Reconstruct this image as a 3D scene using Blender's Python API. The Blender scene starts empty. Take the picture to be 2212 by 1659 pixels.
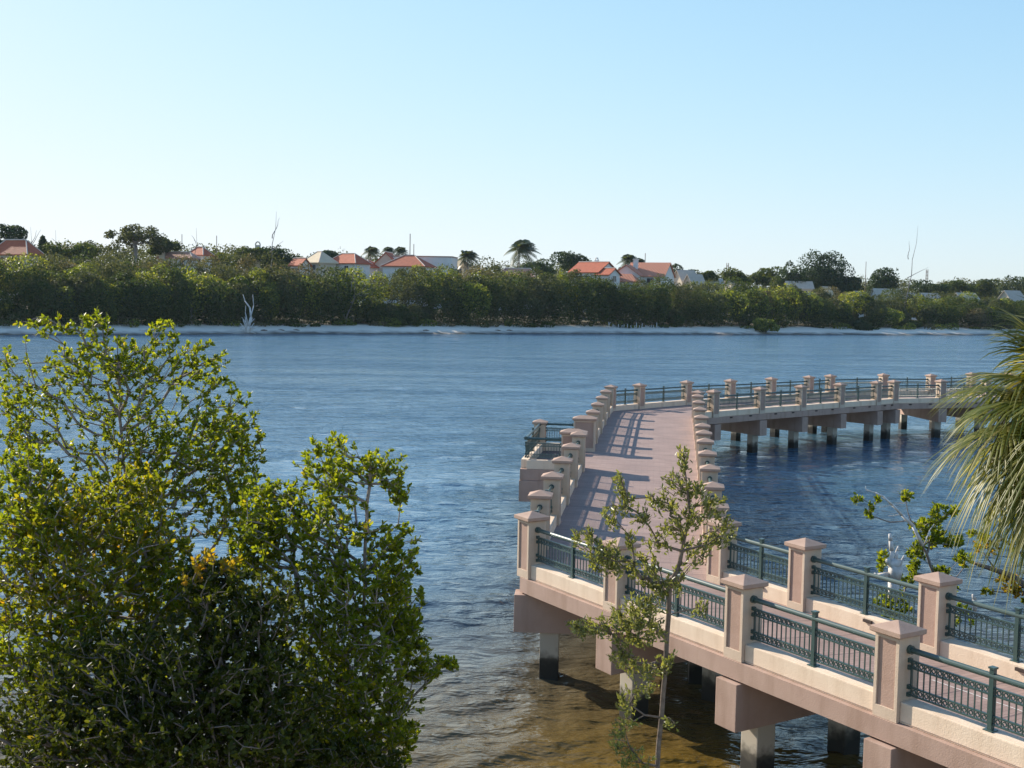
import bpy, bmesh, math, random
import numpy as np
from mathutils import Vector, Matrix
R = math.radians
scene = bpy.context.scene
COL = scene.collection
rng = np.random.default_rng(7)
random.seed(7)

# ------------------------------------------------------------------ camera
PW, PH, F, HZ, ROLL, CZ = 2212., 1659., 2600., 638., 0.018, 8.0
TH = math.atan((PH / 2 - HZ) / F)
fw = np.array([0, math.cos(TH), -math.sin(TH)])
r0 = np.array([1., 0, 0]); u0 = np.cross(r0, fw)
cr, sr = math.cos(ROLL), math.sin(ROLL)
rv = cr * r0 + sr * u0
uv = -sr * r0 + cr * u0
CAM = np.array([0, 0, CZ])
def ray(px, py): return fw + rv * ((px - PW / 2) / F) - uv * ((py - PH / 2) / F)
def atz(px, py, z):
    d = ray(px, py); return CAM + d * ((z - CZ) / d[2])
def aty(px, py, y):
    d = ray(px, py); return CAM + d * (y / d[1])
cam = bpy.data.cameras.new('camera'); co = bpy.data.objects.new('camera', cam); COL.objects.link(co)
cam.sensor_fit = 'HORIZONTAL'; cam.angle = 2 * math.atan(PW / 2 / F); cam.clip_start = 0.2; cam.clip_end = 6000
m = Matrix(((rv[0], uv[0], -fw[0], 0), (rv[1], uv[1], -fw[1], 0), (rv[2], uv[2], -fw[2], CZ), (0, 0, 0, 1)))
co.matrix_world = m
scene.camera = co

# ------------------------------------------------------------------ light
SUN_EL, SUN_AZ = R(26), math.atan2(-0.75, 0.66)          # azimuth measured from +Y towards +X
sd = Vector((math.sin(SUN_AZ) * math.cos(SUN_EL), math.cos(SUN_AZ) * math.cos(SUN_EL), math.sin(SUN_EL)))
w = bpy.data.worlds.new('World'); scene.world = w; w.use_nodes = True
nt = w.node_tree; bg = nt.nodes['Background']
sky = nt.nodes.new('ShaderNodeTexSky'); sky.sky_type = 'NISHITA'; sky.sun_disc = False
sky.sun_elevation = SUN_EL; sky.sun_rotation = SUN_AZ
sky.altitude = 0; sky.air_density = 1.0; sky.dust_density = 0.35; sky.ozone_density = 2.6
# the camera's shoulder: keep the glow round the sun from clipping, channel by channel
sepc = nt.nodes.new('ShaderNodeSeparateColor'); comb = nt.nodes.new('ShaderNodeCombineColor')
nt.links.new(sky.outputs[0], sepc.inputs[0])
for ch, (top_, kk) in enumerate(((5.45, 4.0), (5.6, 3.1), (5.75, 2.35))):
    a = nt.nodes.new('ShaderNodeMath'); a.operation = 'MULTIPLY'; a.inputs[1].default_value = -1 / kk; nt.links.new(sepc.outputs[ch], a.inputs[0])
    b = nt.nodes.new('ShaderNodeMath'); b.operation = 'EXPONENT'; nt.links.new(a.outputs[0], b.inputs[0])
    c = nt.nodes.new('ShaderNodeMath'); c.operation = 'SUBTRACT'; c.inputs[0].default_value = 1; nt.links.new(b.outputs[0], c.inputs[1])
    d = nt.nodes.new('ShaderNodeMath'); d.operation = 'MULTIPLY'; d.inputs[1].default_value = top_; nt.links.new(c.outputs[0], d.inputs[0])
    nt.links.new(d.outputs[0], comb.inputs[ch])
nt.links.new(comb.outputs[0], bg.inputs['Color']); bg.inputs['Strength'].default_value = 0.105
sl = bpy.data.lights.new('sun', 'SUN'); sl.energy = 4.8; sl.angle = R(0.5); sl.color = (1.0, 0.90, 0.76)
so = bpy.data.objects.new('sun', sl); COL.objects.link(so)
so.rotation_euler = sd.to_track_quat('Z', 'Y').to_euler()
vs = scene.view_settings
vs.view_transform = 'Standard'; vs.look = 'None'; vs.exposure = 0.85; vs.gamma = 1.0

# ------------------------------------------------------------------ materials
def newmat(name):
    mt = bpy.data.materials.new(name); mt.use_nodes = True
    n = mt.node_tree; return mt, n, n.nodes['Principled BSDF']
def stucco(name, c1, c2, scale=3.0, rough=0.85, bump=0.4, bscale=45, detail=6.0, spec=0.3, streak=0.0):
    mt, n, p = newmat(name)
    tc = n.nodes.new('ShaderNodeTexCoord')
    no = n.nodes.new('ShaderNodeTexNoise'); no.inputs['Scale'].default_value = scale; no.inputs['Detail'].default_value = detail
    no.inputs['Roughness'].default_value = 0.65
    n.links.new(tc.outputs['Object'], no.inputs['Vector'])
    rp = n.nodes.new('ShaderNodeValToRGB'); rp.color_ramp.elements[0].position = 0.32; rp.color_ramp.elements[1].position = 0.68
    rp.color_ramp.elements[0].color = (*c1, 1); rp.color_ramp.elements[1].color = (*c2, 1)
    n.links.new(no.outputs['Fac'], rp.inputs['Fac'])
    out = rp.outputs['Color']
    if streak:
        mp = n.nodes.new('ShaderNodeMapping'); mp.inputs['Scale'].default_value = (3.1, 3.1, 0.5)
        n.links.new(tc.outputs['Object'], mp.inputs['Vector'])
        n3 = n.nodes.new('ShaderNodeTexNoise'); n3.inputs['Scale'].default_value = 1.0; n3.inputs['Detail'].default_value = 4
        n.links.new(mp.outputs[0], n3.inputs['Vector'])
        r3 = n.nodes.new('ShaderNodeValToRGB'); r3.color_ramp.elements[0].position = 0.33; r3.color_ramp.elements[1].position = 0.50
        k = 1 - streak
        r3.color_ramp.elements[0].color = (k, k * .97, k * .93, 1); r3.color_ramp.elements[1].color = (1, 1, 1, 1)
        n.links.new(n3.outputs['Fac'], r3.inputs['Fac'])
        mx = n.nodes.new('ShaderNodeMix'); mx.data_type = 'RGBA'; mx.blend_type = 'MULTIPLY'; mx.inputs[0].default_value = 1
        n.links.new(out, mx.inputs[6]); n.links.new(r3.outputs[0], mx.inputs[7]); out = mx.outputs[2]
    n.links.new(out, p.inputs['Base Color'])
    p.inputs['Roughness'].default_value = rough; p.inputs['Specular IOR Level'].default_value = spec
    if bump:
        n2 = n.nodes.new('ShaderNodeTexNoise'); n2.inputs['Scale'].default_value = bscale; n2.inputs['Detail'].default_value = 3
        n.links.new(tc.outputs['Object'], n2.inputs['Vector'])
        b = n.nodes.new('ShaderNodeBump'); b.inputs['Strength'].default_value = bump; b.inputs['Distance'].default_value = 0.01
        n.links.new(n2.outputs['Fac'], b.inputs['Height']); n.links.new(b.outputs['Normal'], p.inputs['Normal'])
    return mt
CREAM = stucco('cream_stucco', (0.68, 0.53, 0.40), (0.75, 0.605, 0.465), 2.0, streak=0.12)
TAN = stucco('tan_stucco', (0.53, 0.41, 0.31), (0.61, 0.485, 0.375), 2.2, streak=0.13)
MAUVE = stucco('mauve_stucco', (0.37, 0.245, 0.19), (0.44, 0.30, 0.24), 2.6, streak=0.12)
CAPM = stucco('cap_stucco', (0.35, 0.235, 0.18), (0.44, 0.31, 0.24), 3.2)
FASC = stucco('fascia_stucco', (0.375, 0.255, 0.205), (0.44, 0.31, 0.25), 1.3, streak=0.16)
DARKGAP = stucco('dark_plastic', (0.05, 0.035, 0.03), (0.07, 0.05, 0.04), 5)
JOINT = stucco('joint_sealant', (0.6, 0.56, 0.52), (0.7, 0.66, 0.62), 6)
def metal():
    mt, n, p = newmat('green_metal')
    p.inputs['Base Color'].default_value = (0.040, 0.076, 0.070, 1); p.inputs['Roughness'].default_value = 0.36
    p.inputs['Specular IOR Level'].default_value = 0.6
    return mt
METAL = metal()
def pile_mat():
    mt, n, p = newmat('pile_concrete')
    g = n.nodes.new('ShaderNodeNewGeometry'); sx = n.nodes.new('ShaderNodeSeparateXYZ'); n.links.new(g.outputs['Position'], sx.inputs[0])
    no = n.nodes.new('ShaderNodeTexNoise'); no.inputs['Scale'].default_value = 5; no.inputs['Detail'].default_value = 7
    n.links.new(g.outputs['Position'], no.inputs['Vector'])
    ad = n.nodes.new('ShaderNodeMath'); ad.operation = 'MULTIPLY_ADD'; ad.inputs[1].default_value = 0.5
    n.links.new(no.outputs['Fac'], ad.inputs[0]); n.links.new(sx.outputs['Z'], ad.inputs[2])
    rp = n.nodes.new('ShaderNodeValToRGB')
    e = rp.color_ramp.elements
    e[0].position = 0.52; e[0].color = (0.020, 0.018, 0.014, 1); e[1].position = .84; e[1].color = (0.42, 0.37, 0.30, 1)
    x = e.new(0.66); x.color = (0.075, 0.065, 0.05, 1)
    n.links.new(ad.outputs[0], rp.inputs['Fac']); n.links.new(rp.outputs[0], p.inputs['Base Color'])
    p.inputs['Roughness'].default_value = 0.8
    return mt
PILE = pile_mat()
def deck_mat():
    mt, n, p = newmat('stamped_concrete')
    tc = n.nodes.new('ShaderNodeTexCoord')
    br = n.nodes.new('ShaderNodeTexBrick'); br.inputs['Scale'].default_value = 1.0
    br.inputs['Brick Width'].default_value = 0.42; br.inputs['Row Height'].default_value = 0.105
    br.inputs['Mortar Size'].default_value = 0.006; br.inputs['Mortar Smooth'].default_value = 0.4
    br.inputs['Color1'].default_value = (0.285, 0.195, 0.168, 1); br.inputs['Color2'].default_value = (0.34, 0.238, 0.205, 1)
    br.inputs['Mortar'].default_value = (0.20, 0.14, 0.122, 1)
    mp = n.nodes.new('ShaderNodeMapping'); n.links.new(tc.outputs['UV'], mp.inputs[0]); n.links.new(mp.outputs[0], br.inputs['Vector'])
    no = n.nodes.new('ShaderNodeTexNoise'); no.inputs['Scale'].default_value = 0.9; no.inputs['Detail'].default_value = 6
    n.links.new(tc.outputs['Object'], no.inputs['Vector'])
    rp = n.nodes.new('ShaderNodeValToRGB'); rp.color_ramp.elements[0].position = .3; rp.color_ramp.elements[1].position = .7
    rp.color_ramp.elements[0].color = (.80, .79, .79, 1); rp.color_ramp.elements[1].color = (1.04, 1.03, 1.02, 1)
    n.links.new(no.outputs['Fac'], rp.inputs['Fac'])
    mx = n.nodes.new('ShaderNodeMix'); mx.data_type = 'RGBA'; mx.blend_type = 'MULTIPLY'; mx.inputs[0].default_value = 1
    n.links.new(br.outputs['Color'], mx.inputs[6]); n.links.new(rp.outputs[0], mx.inputs[7])
    # wide transverse saw-cut joints every 3 m
    sx = n.nodes.new('ShaderNodeSeparateXYZ'); n.links.new(tc.outputs['UV'], sx.inputs[0])
    md = n.nodes.new('ShaderNodeMath'); md.operation = 'PINGPONG'; md.inputs[1].default_value = 0.55
    n.links.new(sx.outputs['Y'], md.inputs[0])
    lt = n.nodes.new('ShaderNodeMath'); lt.operation = 'LESS_THAN'; lt.inputs[1].default_value = 0.016; n.links.new(md.outputs[0], lt.inputs[0])
    mx2 = n.nodes.new('ShaderNodeMix'); mx2.data_type = 'RGBA'; n.links.new(lt.outputs[0], mx2.inputs[0])
    n.links.new(mx.outputs[2], mx2.inputs[6]); mx2.inputs[7].default_value = (0.13, 0.09, 0.085, 1)
    n.links.new(mx2.outputs[2], p.inputs['Base Color']); p.inputs['Roughness'].default_value = 0.75
    b = n.nodes.new('ShaderNodeBump'); b.inputs['Strength'].default_value = 0.3; b.inputs['Distance'].default_value = 0.01
    n.links.new(br.outputs['Fac'], b.inputs['Height']); b.invert = True; n.links.new(b.outputs[0], p.inputs['Normal'])
    return mt
DECK = deck_mat()
def leaf_mat(name, cols, trans=0.45, rough=0.4, spec=0.5, tmul=2.2):
    """cols: list of (pos, rgb) driven by the per-leaf 'tint' attribute"""
    mt, n, p = newmat(name)
    at = n.nodes.new('ShaderNodeAttribute'); at.attribute_name = 'tint'
    rp = n.nodes.new('ShaderNodeValToRGB'); e = rp.color_ramp.elements
    e[0].position = cols[0][0]; e[0].color = (*cols[0][1], 1); e[1].position = cols[-1][0]; e[1].color = (*cols[-1][1], 1)
    for pos, c in cols[1:-1]:
        x = e.new(pos); x.color = (*c, 1)
    n.links.new(at.outputs['Fac'], rp.inputs['Fac'])
    n.links.new(rp.outputs[0], p.inputs['Base Color'])
    p.inputs['Roughness'].default_value = rough; p.inputs['Specular IOR Level'].default_value = spec
    tr = n.nodes.new('ShaderNodeBsdfTranslucent')
    mu = n.nodes.new('ShaderNodeMix'); mu.data_type = 'RGBA'; mu.blend_type = 'MULTIPLY'; mu.inputs[0].default_value = 1
    n.links.new(rp.outputs[0], mu.inputs[6]); mu.inputs[7].default_value = (tmul * 1.12, tmul, tmul * .40, 1)
    n.links.new(mu.outputs[2], tr.inputs['Color'])
    ms = n.nodes.new('ShaderNodeMixShader'); ms.inputs[0].default_value = trans
    n.links.new(p.outputs[0], ms.inputs[1]); n.links.new(tr.outputs[0], ms.inputs[2])
    n.links.new(ms.outputs[0], n.nodes['Material Output'].inputs['Surface'])
    return mt
MANG = leaf_mat('mangrove_leaf', [(0, (.050, .080, .007)), (.55, (.112, .145, .010)), (.9, (.178, .198, .013)), (1, (.26, .19, .015))], 0.52, .45, .25, 2.45)
MANGY = leaf_mat('yellow_mangrove_leaf', [(0, (.066, .098, .009)), (.6, (.132, .150, .010)), (.9, (.225, .185, .012)), (1, (.30, .14, .014))], 0.5, .45, .25, 2.3)
ORANGE = leaf_mat('orange_leaf', [(0, (.11, .12, .012)), (.5, (.24, .19, .015)), (1, (.36, .18, .018))], 0.48, .45, .3, 2.0)
MANG_SHADE = leaf_mat('shaded_mangrove_leaf', [(0, (.020, .032, .005)), (.6, (.042, .056, .006)), (.92, (.085, .095, .010)), (1, (.15, .11, .012))], 0.42, .45, .25, 2.2)  # mangrove leaf copy, colour darkened to deepen the shade at lower left
BUTT = leaf_mat('buttonwood_leaf', [(0, (.085, .096, .038)), (.7, (.135, .160, .058)), (1, (.26, .25, .09))], 0.40, .38, .4, 2.1)
SCRUB = leaf_mat('scrub_leaf', [(0, (.026, .046, .015)), (.5, (.048, .072, .020)), (.85, (.082, .104, .025)), (1, (.15, .135, .04))], 0.36, .6, .12, 2.0)
SCRUBY = leaf_mat('seagrape_leaf', [(0, (.040, .064, .012)), (.55, (.105, .135, .018)), (1, (.23, .23, .04))], 0.42, .5, .3, 2.8)
HAZEL = leaf_mat('olive_scrub_leaf', [(0, (.045, .058, .028)), (.6, (.075, .088, .038)), (1, (.12, .125, .055))], 0.3, .7, .1, 1.8)
FICUS = leaf_mat('ficus_leaf', [(0, (.020, .040, .018)), (.7, (.034, .060, .022)), (1, (.055, .08, .026))], 0.28, .6, .12, 1.7)
DRYLEAF = leaf_mat('dry_leaf', [(0, (.10, .09, .05)), (1, (.17, .145, .075))], 0.3, .6, .2, 1.6)
PALM = leaf_mat('palm_leaf', [(0, (.060, .082, .014)), (.6, (.115, .125, .022)), (.85, (.17, .17, .05)), (1, (.34, .31, .15))], 0.34, .42, .3, 2.1)
PALMF = leaf_mat('far_palm_leaf', [(0, (.035, .055, .02)), (1, (.075, .09, .03))], 0.3, .4, .5, 1.8)
BARK = stucco('bark', (0.10, 0.075, 0.06), (0.20, 0.16, 0.13), 14, .9, .5, 40)
BARKG = stucco('grey_bark', (0.17, 0.14, 0.125), (0.30, 0.26, 0.235), 14, .9, .5, 40)
DRIFT = stucco('bleached_wood', (0.48, 0.44, 0.40), (0.72, 0.69, 0.66), 8, .8, .4, 30)
POLE = stucco('pole_wood', (0.16, 0.12, 0.10), (0.22, 0.17, 0.14), 5)
WHITE = stucco('white_stucco', (0.66, 0.64, 0.61), (0.74, 0.72, 0.69), 0.6, bump=0)
BEIGE = stucco('beige_stucco', (0.52, 0.46, 0.37), (0.60, 0.54, 0.44), 0.6, bump=0)
TRIM = stucco('trim_cream', (0.62, 0.50, 0.42), (0.7, 0.58, 0.48), 0.6, bump=0)
GREYROOF = stucco('grey_shingle', (0.40, 0.35, 0.29), (0.50, 0.44, 0.37), 2, bump=0)
TANROOF = stucco('tan_roof', (0.56, 0.45, 0.30), (0.64, 0.53, 0.37), 1, bump=0)
GLASS, _n, _p = newmat('dark_glass'); _p.inputs['Base Color'].default_value = (.02, .03, .035, 1); _p.inputs['Roughness'].default_value = .08
def tile(name, c1, c2, scale, contrast):
    mt, n, p = newmat(name)
    tc = n.nodes.new('ShaderNodeTexCoord')
    wv = n.nodes.new('ShaderNodeTexWave'); wv.wave_type = 'BANDS'; wv.bands_direction = 'X'; wv.inputs['Scale'].default_value = scale
    wv.inputs['Distortion'].default_value = .3
    n.links.new(tc.outputs['UV'], wv.inputs['Vector'])
    no = n.nodes.new('ShaderNodeTexNoise'); no.inputs['Scale'].default_value = 1.2; no.inputs['Detail'].default_value = 8
    n.links.new(tc.outputs['UV'], no.inputs['Vector'])
    rp = n.nodes.new('ShaderNodeValToRGB'); rp.color_ramp.elements[0].position = .35; rp.color_ramp.elements[1].position = .7
    rp.color_ramp.elements[0].color = (*c1, 1); rp.color_ramp.elements[1].color = (c1[0] * 1.3, c1[1] * 1.35, c1[2] * 1.4, 1)
    n.links.new(no.outputs['Fac'], rp.inputs['Fac'])
    mx = n.nodes.new('ShaderNodeMix'); mx.data_type = 'RGBA'
    r2 = n.nodes.new('ShaderNodeValToRGB'); r2.color_ramp.elements[0].position = .55; r2.color_ramp.elements[1].position = .8
    r2.color_ramp.elements[1].color = (contrast, contrast, contrast, 1)
    n.links.new(wv.outputs['Fac'], r2.inputs['Fac']); n.links.new(r2.outputs[0], mx.inputs[0])
    n.links.new(rp.outputs[0], mx.inputs[6]); mx.inputs[7].default_value = (*c2, 1)
    n.links.new(mx.outputs[2], p.inputs['Base Color']); p.inputs['Roughness'].default_value = .8
    b = n.nodes.new('ShaderNodeBump'); b.inputs['Strength'].default_value = .6; b.inputs['Distance'].default_value = .08
    n.links.new(wv.outputs['Fac'], b.inputs['Height']); n.links.new(b.outputs[0], p.inputs['Normal'])
    return mt
REDTILE = tile('red_tile', (.37, .078, .030), (.46, .17, .085), 1.2, .4)
STRIPETILE = tile('striped_tile', (.40, .095, .035), (.66, .40, .28), 0.75, .9)
SALMON = tile('salmon_tile', (.46, .22, .15), (.58, .34, .26), 1.2, .5)

# ------------------------------------------------------------------ helpers
def link(name, me, mat=None, parent=None):
    o = bpy.data.objects.new(name, me); COL.objects.link(o)
    if mat is not None and me is not None and hasattr(me, 'materials') and not me.materials:
        for q in (mat if isinstance(mat, (list, tuple)) else [mat]): me.materials.append(q)
    if parent is not None: o.parent = parent
    return o
def tag(o, label=None, cat=None, group=None, kind=None):
    if label: o['label'] = label
    if cat: o['category'] = cat
    if group: o['group'] = group
    if kind: o['kind'] = kind
    return o
def thing(name, label, cat, loc=(0, 0, 0), rz=0, group=None):
    o = bpy.data.objects.new(name, None); COL.objects.link(o)
    o.location = [float(v) for v in loc]; o.rotation_euler = (0, 0, rz); o.empty_display_size = .3
    return tag(o, label, cat, group)
class MB:
    """collects boxes, bars and polygons into one mesh"""
    def __init__(s): s.v = []; s.f = []; s.mi = []; s.cur = 0
    def add(s, vs, fs):
        o = len(s.v); s.v += [tuple(map(float, p)) for p in vs]; s.f += [tuple(i + o for i in f) for f in fs]; s.mi += [s.cur] * len(fs); return s
    def box(s, x0, x1, y0, y1, z0, z1):
        return s.add([(x0, y0, z0), (x1, y0, z0), (x1, y1, z0), (x0, y1, z0), (x0, y0, z1), (x1, y0, z1), (x1, y1, z1), (x0, y1, z1)],
                     [(3, 2, 1, 0), (4, 5, 6, 7), (0, 1, 5, 4), (1, 2, 6, 5), (2, 3, 7, 6), (3, 0, 4, 7)])
    def tube(s, a, b, r1, r2=None, n=8, caps=True):
        a = Vector([float(q) for q in a]); b = Vector([float(q) for q in b]); r2 = r1 if r2 is None else r2
        d = (b - a).normalized(); t = Vector((0, 0, 1)) if abs(d.z) < .9 else Vector((1, 0, 0))
        x = d.cross(t).normalized(); y = d.cross(x)
        vs = []
        for (c, r) in ((a, r1), (b, r2)):
            for k in range(n):
                an = 2 * math.pi * k / n; vs.append(c + x * math.cos(an) * r + y * math.sin(an) * r)
        fs = [(k, (k + 1) % n, n + (k + 1) % n, n + k) for k in range(n)]
        if caps: fs += [tuple(range(n - 1, -1, -1)), tuple(range(n, 2 * n))]
        return s.add(vs, fs)
    def build(s, name, mat, parent=None, smooth=False, bevel=0):
        me = bpy.data.meshes.new(name); me.from_pydata(s.v, [], s.f)
        if isinstance(mat, (list, tuple)):
            for q in mat: me.materials.append(q)
            me.polygons.foreach_set('material_index', s.mi)
        else: me.materials.append(mat)
        bm = bmesh.new(); bm.from_mesh(me); bmesh.ops.recalc_face_normals(bm, faces=bm.faces)
        if bevel:
            bmesh.ops.bevel(bm, geom=[e for e in bm.edges if len(e.link_faces) == 2 and e.calc_face_angle(0) > .5], offset=bevel, segments=2, affect='EDGES', profile=.7)
        bm.to_mesh(me); bm.free()
        if smooth: me.shade_smooth()
        return link(name, me, None, parent)
def npmesh(name, verts, quads, mat, parent=None, tint=None, mi=None, smooth=False, n=4):
    me = bpy.data.meshes.new(name)
    verts = np.asarray(verts, np.float32); quads = np.asarray(quads, np.int32)
    me.vertices.add(len(verts)); me.vertices.foreach_set('co', verts.ravel())
    nf = len(quads); me.loops.add(nf * n); me.loops.foreach_set('vertex_index', quads.ravel())
    me.polygons.add(nf); me.polygons.foreach_set('loop_start', np.arange(nf, dtype=np.int32) * n)
    me.polygons.foreach_set('loop_total', np.full(nf, n, np.int32))
    for q in (mat if isinstance(mat, (list, tuple)) else [mat]): me.materials.append(q)
    if mi is not None: me.polygons.foreach_set('material_index', np.asarray(mi, np.int32))
    me.update(calc_edges=True)
    if tint is not None:
        a = me.attributes.new('tint', 'FLOAT', 'FACE'); a.data.foreach_set('value', np.asarray(tint, np.float32))
    if smooth: me.shade_smooth()
    me.validate()
    return link(name, me, None, parent)
def norm(a): return a / np.maximum(np.linalg.norm(a, axis=-1, keepdims=True), 1e-9)
def tubes(P0, P1, R0, R1, n=5):
    d = norm(P1 - P0); t = np.where(np.abs(d[:, 2:3]) < .9, np.array([[0, 0, 1.]]), np.array([[1., 0, 0]]))
    x = norm(np.cross(d, t)); y = np.cross(d, x); N = len(P0)
    an = np.arange(n) * 2 * np.pi / n
    ring = (x[:, None] * np.cos(an)[None, :, None] + y[:, None] * np.sin(an)[None, :, None])
    V = np.concatenate([P0[:, None] + ring * R0[:, None, None], P1[:, None] + ring * R1[:, None, None]], 1).reshape(-1, 3)
    k = np.arange(n); q = np.stack([k, (k + 1) % n, n + (k + 1) % n, n + k], 1)
    Q = (q[None] + (np.arange(N) * 2 * n)[:, None, None]).reshape(-1, 4)
    return V, Q
def leaves_geo(P, D, L, Wd, g=rng, fold=.35, blunt=.8):
    """folded leaves: P base, D direction, L length, Wd half-width"""
    N = len(P); D = norm(D)
    rnd = g.normal(size=(N, 3)); S = norm(np.cross(D, rnd)); U = norm(np.cross(S, D))
    L = L[:, None]; Wd = Wd[:, None]
    up = U * Wd * fold
    b = P; tip = P + D * L
    l1 = P + D * L * .38 + S * Wd + up; l2 = P + D * L * .76 + S * Wd * blunt + up
    r1 = P + D * L * .38 - S * Wd + up; r2 = P + D * L * .76 - S * Wd * blunt + up
    V = np.stack([b, l1, l2, tip, r2, r1], 1).reshape(-1, 3)
    o = (np.arange(N) * 6)[:, None]
    Q = np.concatenate([o + np.array([[0, 3, 2, 1]]), o + np.array([[0, 5, 4, 3]])], 1).reshape(-1, 4)
    return V, Q

# ------------------------------------------------------------------ shore + terrain
SH_PX = [(-900, 737), (-300, 727), (0, 724), (500, 722), (1000, 721), (1500, 722), (1700, 723), (2110, 724), (2500, 727), (3300, 739)]
SH = np.array([atz(x, y, 0)[:2] for x, y in SH_PX])
def shore_y(x):
    x = np.asarray(x, float)
    y = np.interp(x, SH[:, 0], SH[:, 1])
    return y + 1.3 * np.sin(x * .11) + .8 * np.sin(x * .31 + 1)
def ground(x, y):
    x = np.asarray(x, float); y = np.asarray(y, float); t = y - shore_y(x)
    hi = np.interp(x, [-140, -60, 0, 60, 140], [5.0, 4.6, 4.2, 3.4, 2.6])
    z = np.interp(t, [-40, -10, 0, 4, 13, 17], [-2.6, -1.0, 0, .55, 1.5, 1.9])
    k = np.clip((t - 17) / 30, 0, 1); k = k * k * (3 - 2 * k)
    z = z + k * (hi - 1.9)
    return z
def far_at(px, py, t):
    """world point seen at a pixel, t metres behind the far waterline"""
    y = 250.
    for _ in range(6):
        p = aty(px, py, y); y = float(shore_y(p[0])) + t
    return aty(px, py, y)
xs = np.concatenate([np.arange(-2600, -160, 60), np.arange(-160, 220, 1.5), np.arange(220, 2700, 60)])
ts = np.concatenate([np.arange(-40, -4, 3), np.arange(-4, 22, .8), np.arange(22, 90, 4), np.array([110, 160, 240, 400, 700, 1200, 2200, 4000])])
X, T = np.meshgrid(xs, ts); Y = shore_y(X) + T; Z = ground(X, Y)
beach = (T > -1) & (T < 17)
Z = Z + np.where(T > 0, .10 * np.sin(X * .9 + T * .7) * np.sin(T * .8 - X * .23), 0) * np.where(T < 60, 1, 0)
def gridmesh(name, X, Y, Z, mat, smooth=True, kind='structure'):
    nr, nc = X.shape
    V = np.stack([X, Y, Z], -1).reshape(-1, 3)
    i = np.arange(nr - 1)[:, None] * nc + np.arange(nc - 1)[None]
    Q = np.stack([i, i + 1, i + nc + 1, i + nc], -1).reshape(-1, 4)
    o = npmesh(name, V, Q, mat, smooth=smooth); tag(o, kind=kind); return o
def land_mat():
    mt, n, p = newmat('sand_and_soil')
    g = n.nodes.new('ShaderNodeNewGeometry'); sx = n.nodes.new('ShaderNodeSeparateXYZ'); n.links.new(g.outputs['Position'], sx.inputs[0])
    no = n.nodes.new('ShaderNodeTexNoise'); no.inputs['Scale'].default_value = .35; no.inputs['Detail'].default_value = 9
    n.links.new(g.outputs['Position'], no.inputs['Vector'])
    ad = n.nodes.new('ShaderNodeMath'); ad.operation = 'MULTIPLY_ADD'; ad.inputs[1].default_value = .9
    n.links.new(no.outputs['Fac'], ad.inputs[0]); n.links.new(sx.outputs['Z'], ad.inputs[2])
    mr = n.nodes.new('ShaderNodeMapRange'); mr.inputs[1].default_value = 0; mr.inputs[2].default_value = 4
    n.links.new(ad.outputs[0], mr.inputs[0])
    rp = n.nodes.new('ShaderNodeValToRGB'); e = rp.color_ramp.elements
    e[0].position = .13; e[0].color = (.10, .085, .06, 1)
    e[1].position = .62; e[1].color = (.10, .09, .05, 1)
    for pos, c in ((.19, (.40, .36, .31)), (.26, (.72, .65, .54)), (.47, (.74, .67, .56)), (.54, (.22, .19, .13))):
        x = e.new(pos); x.color = (*c, 1)
    n.links.new(mr.outputs[0], rp.inputs['Fac']); n.links.new(rp.outputs[0], p.inputs['Base Color'])
    p.inputs['Roughness'].default_value = .95
    n2 = n.nodes.new('ShaderNodeTexNoise'); n2.inputs['Scale'].default_value = 2.5; n2.inputs['Detail'].default_value = 5
    n.links.new(g.outputs['Position'], n2.inputs['Vector'])
    b = n.nodes.new('ShaderNodeBump'); b.inputs['Strength'].default_value = .6; b.inputs['Distance'].default_value = .15
    n.links.new(n2.outputs['Fac'], b.inputs['Height']); n.links.new(b.outputs[0], p.inputs['Normal'])
    return mt
LAND = land_mat()
gridmesh('shore_terrain', X, Y, Z, LAND)
# sea bed and the near bank under the camera: one sheet
xs = np.arange(-400, 420, 10.); ys = np.concatenate([np.arange(-60, 30, 3.), np.arange(30, 420, 15.)])
X, Y = np.meshgrid(xs, ys)
gridmesh('sea_bed', X, Y, np.interp(Y, [-60, 0, 6, 11, 20, 60], [1.5, 1.0, .5, -.3, -1.2, -3.2]), LAND)

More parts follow.
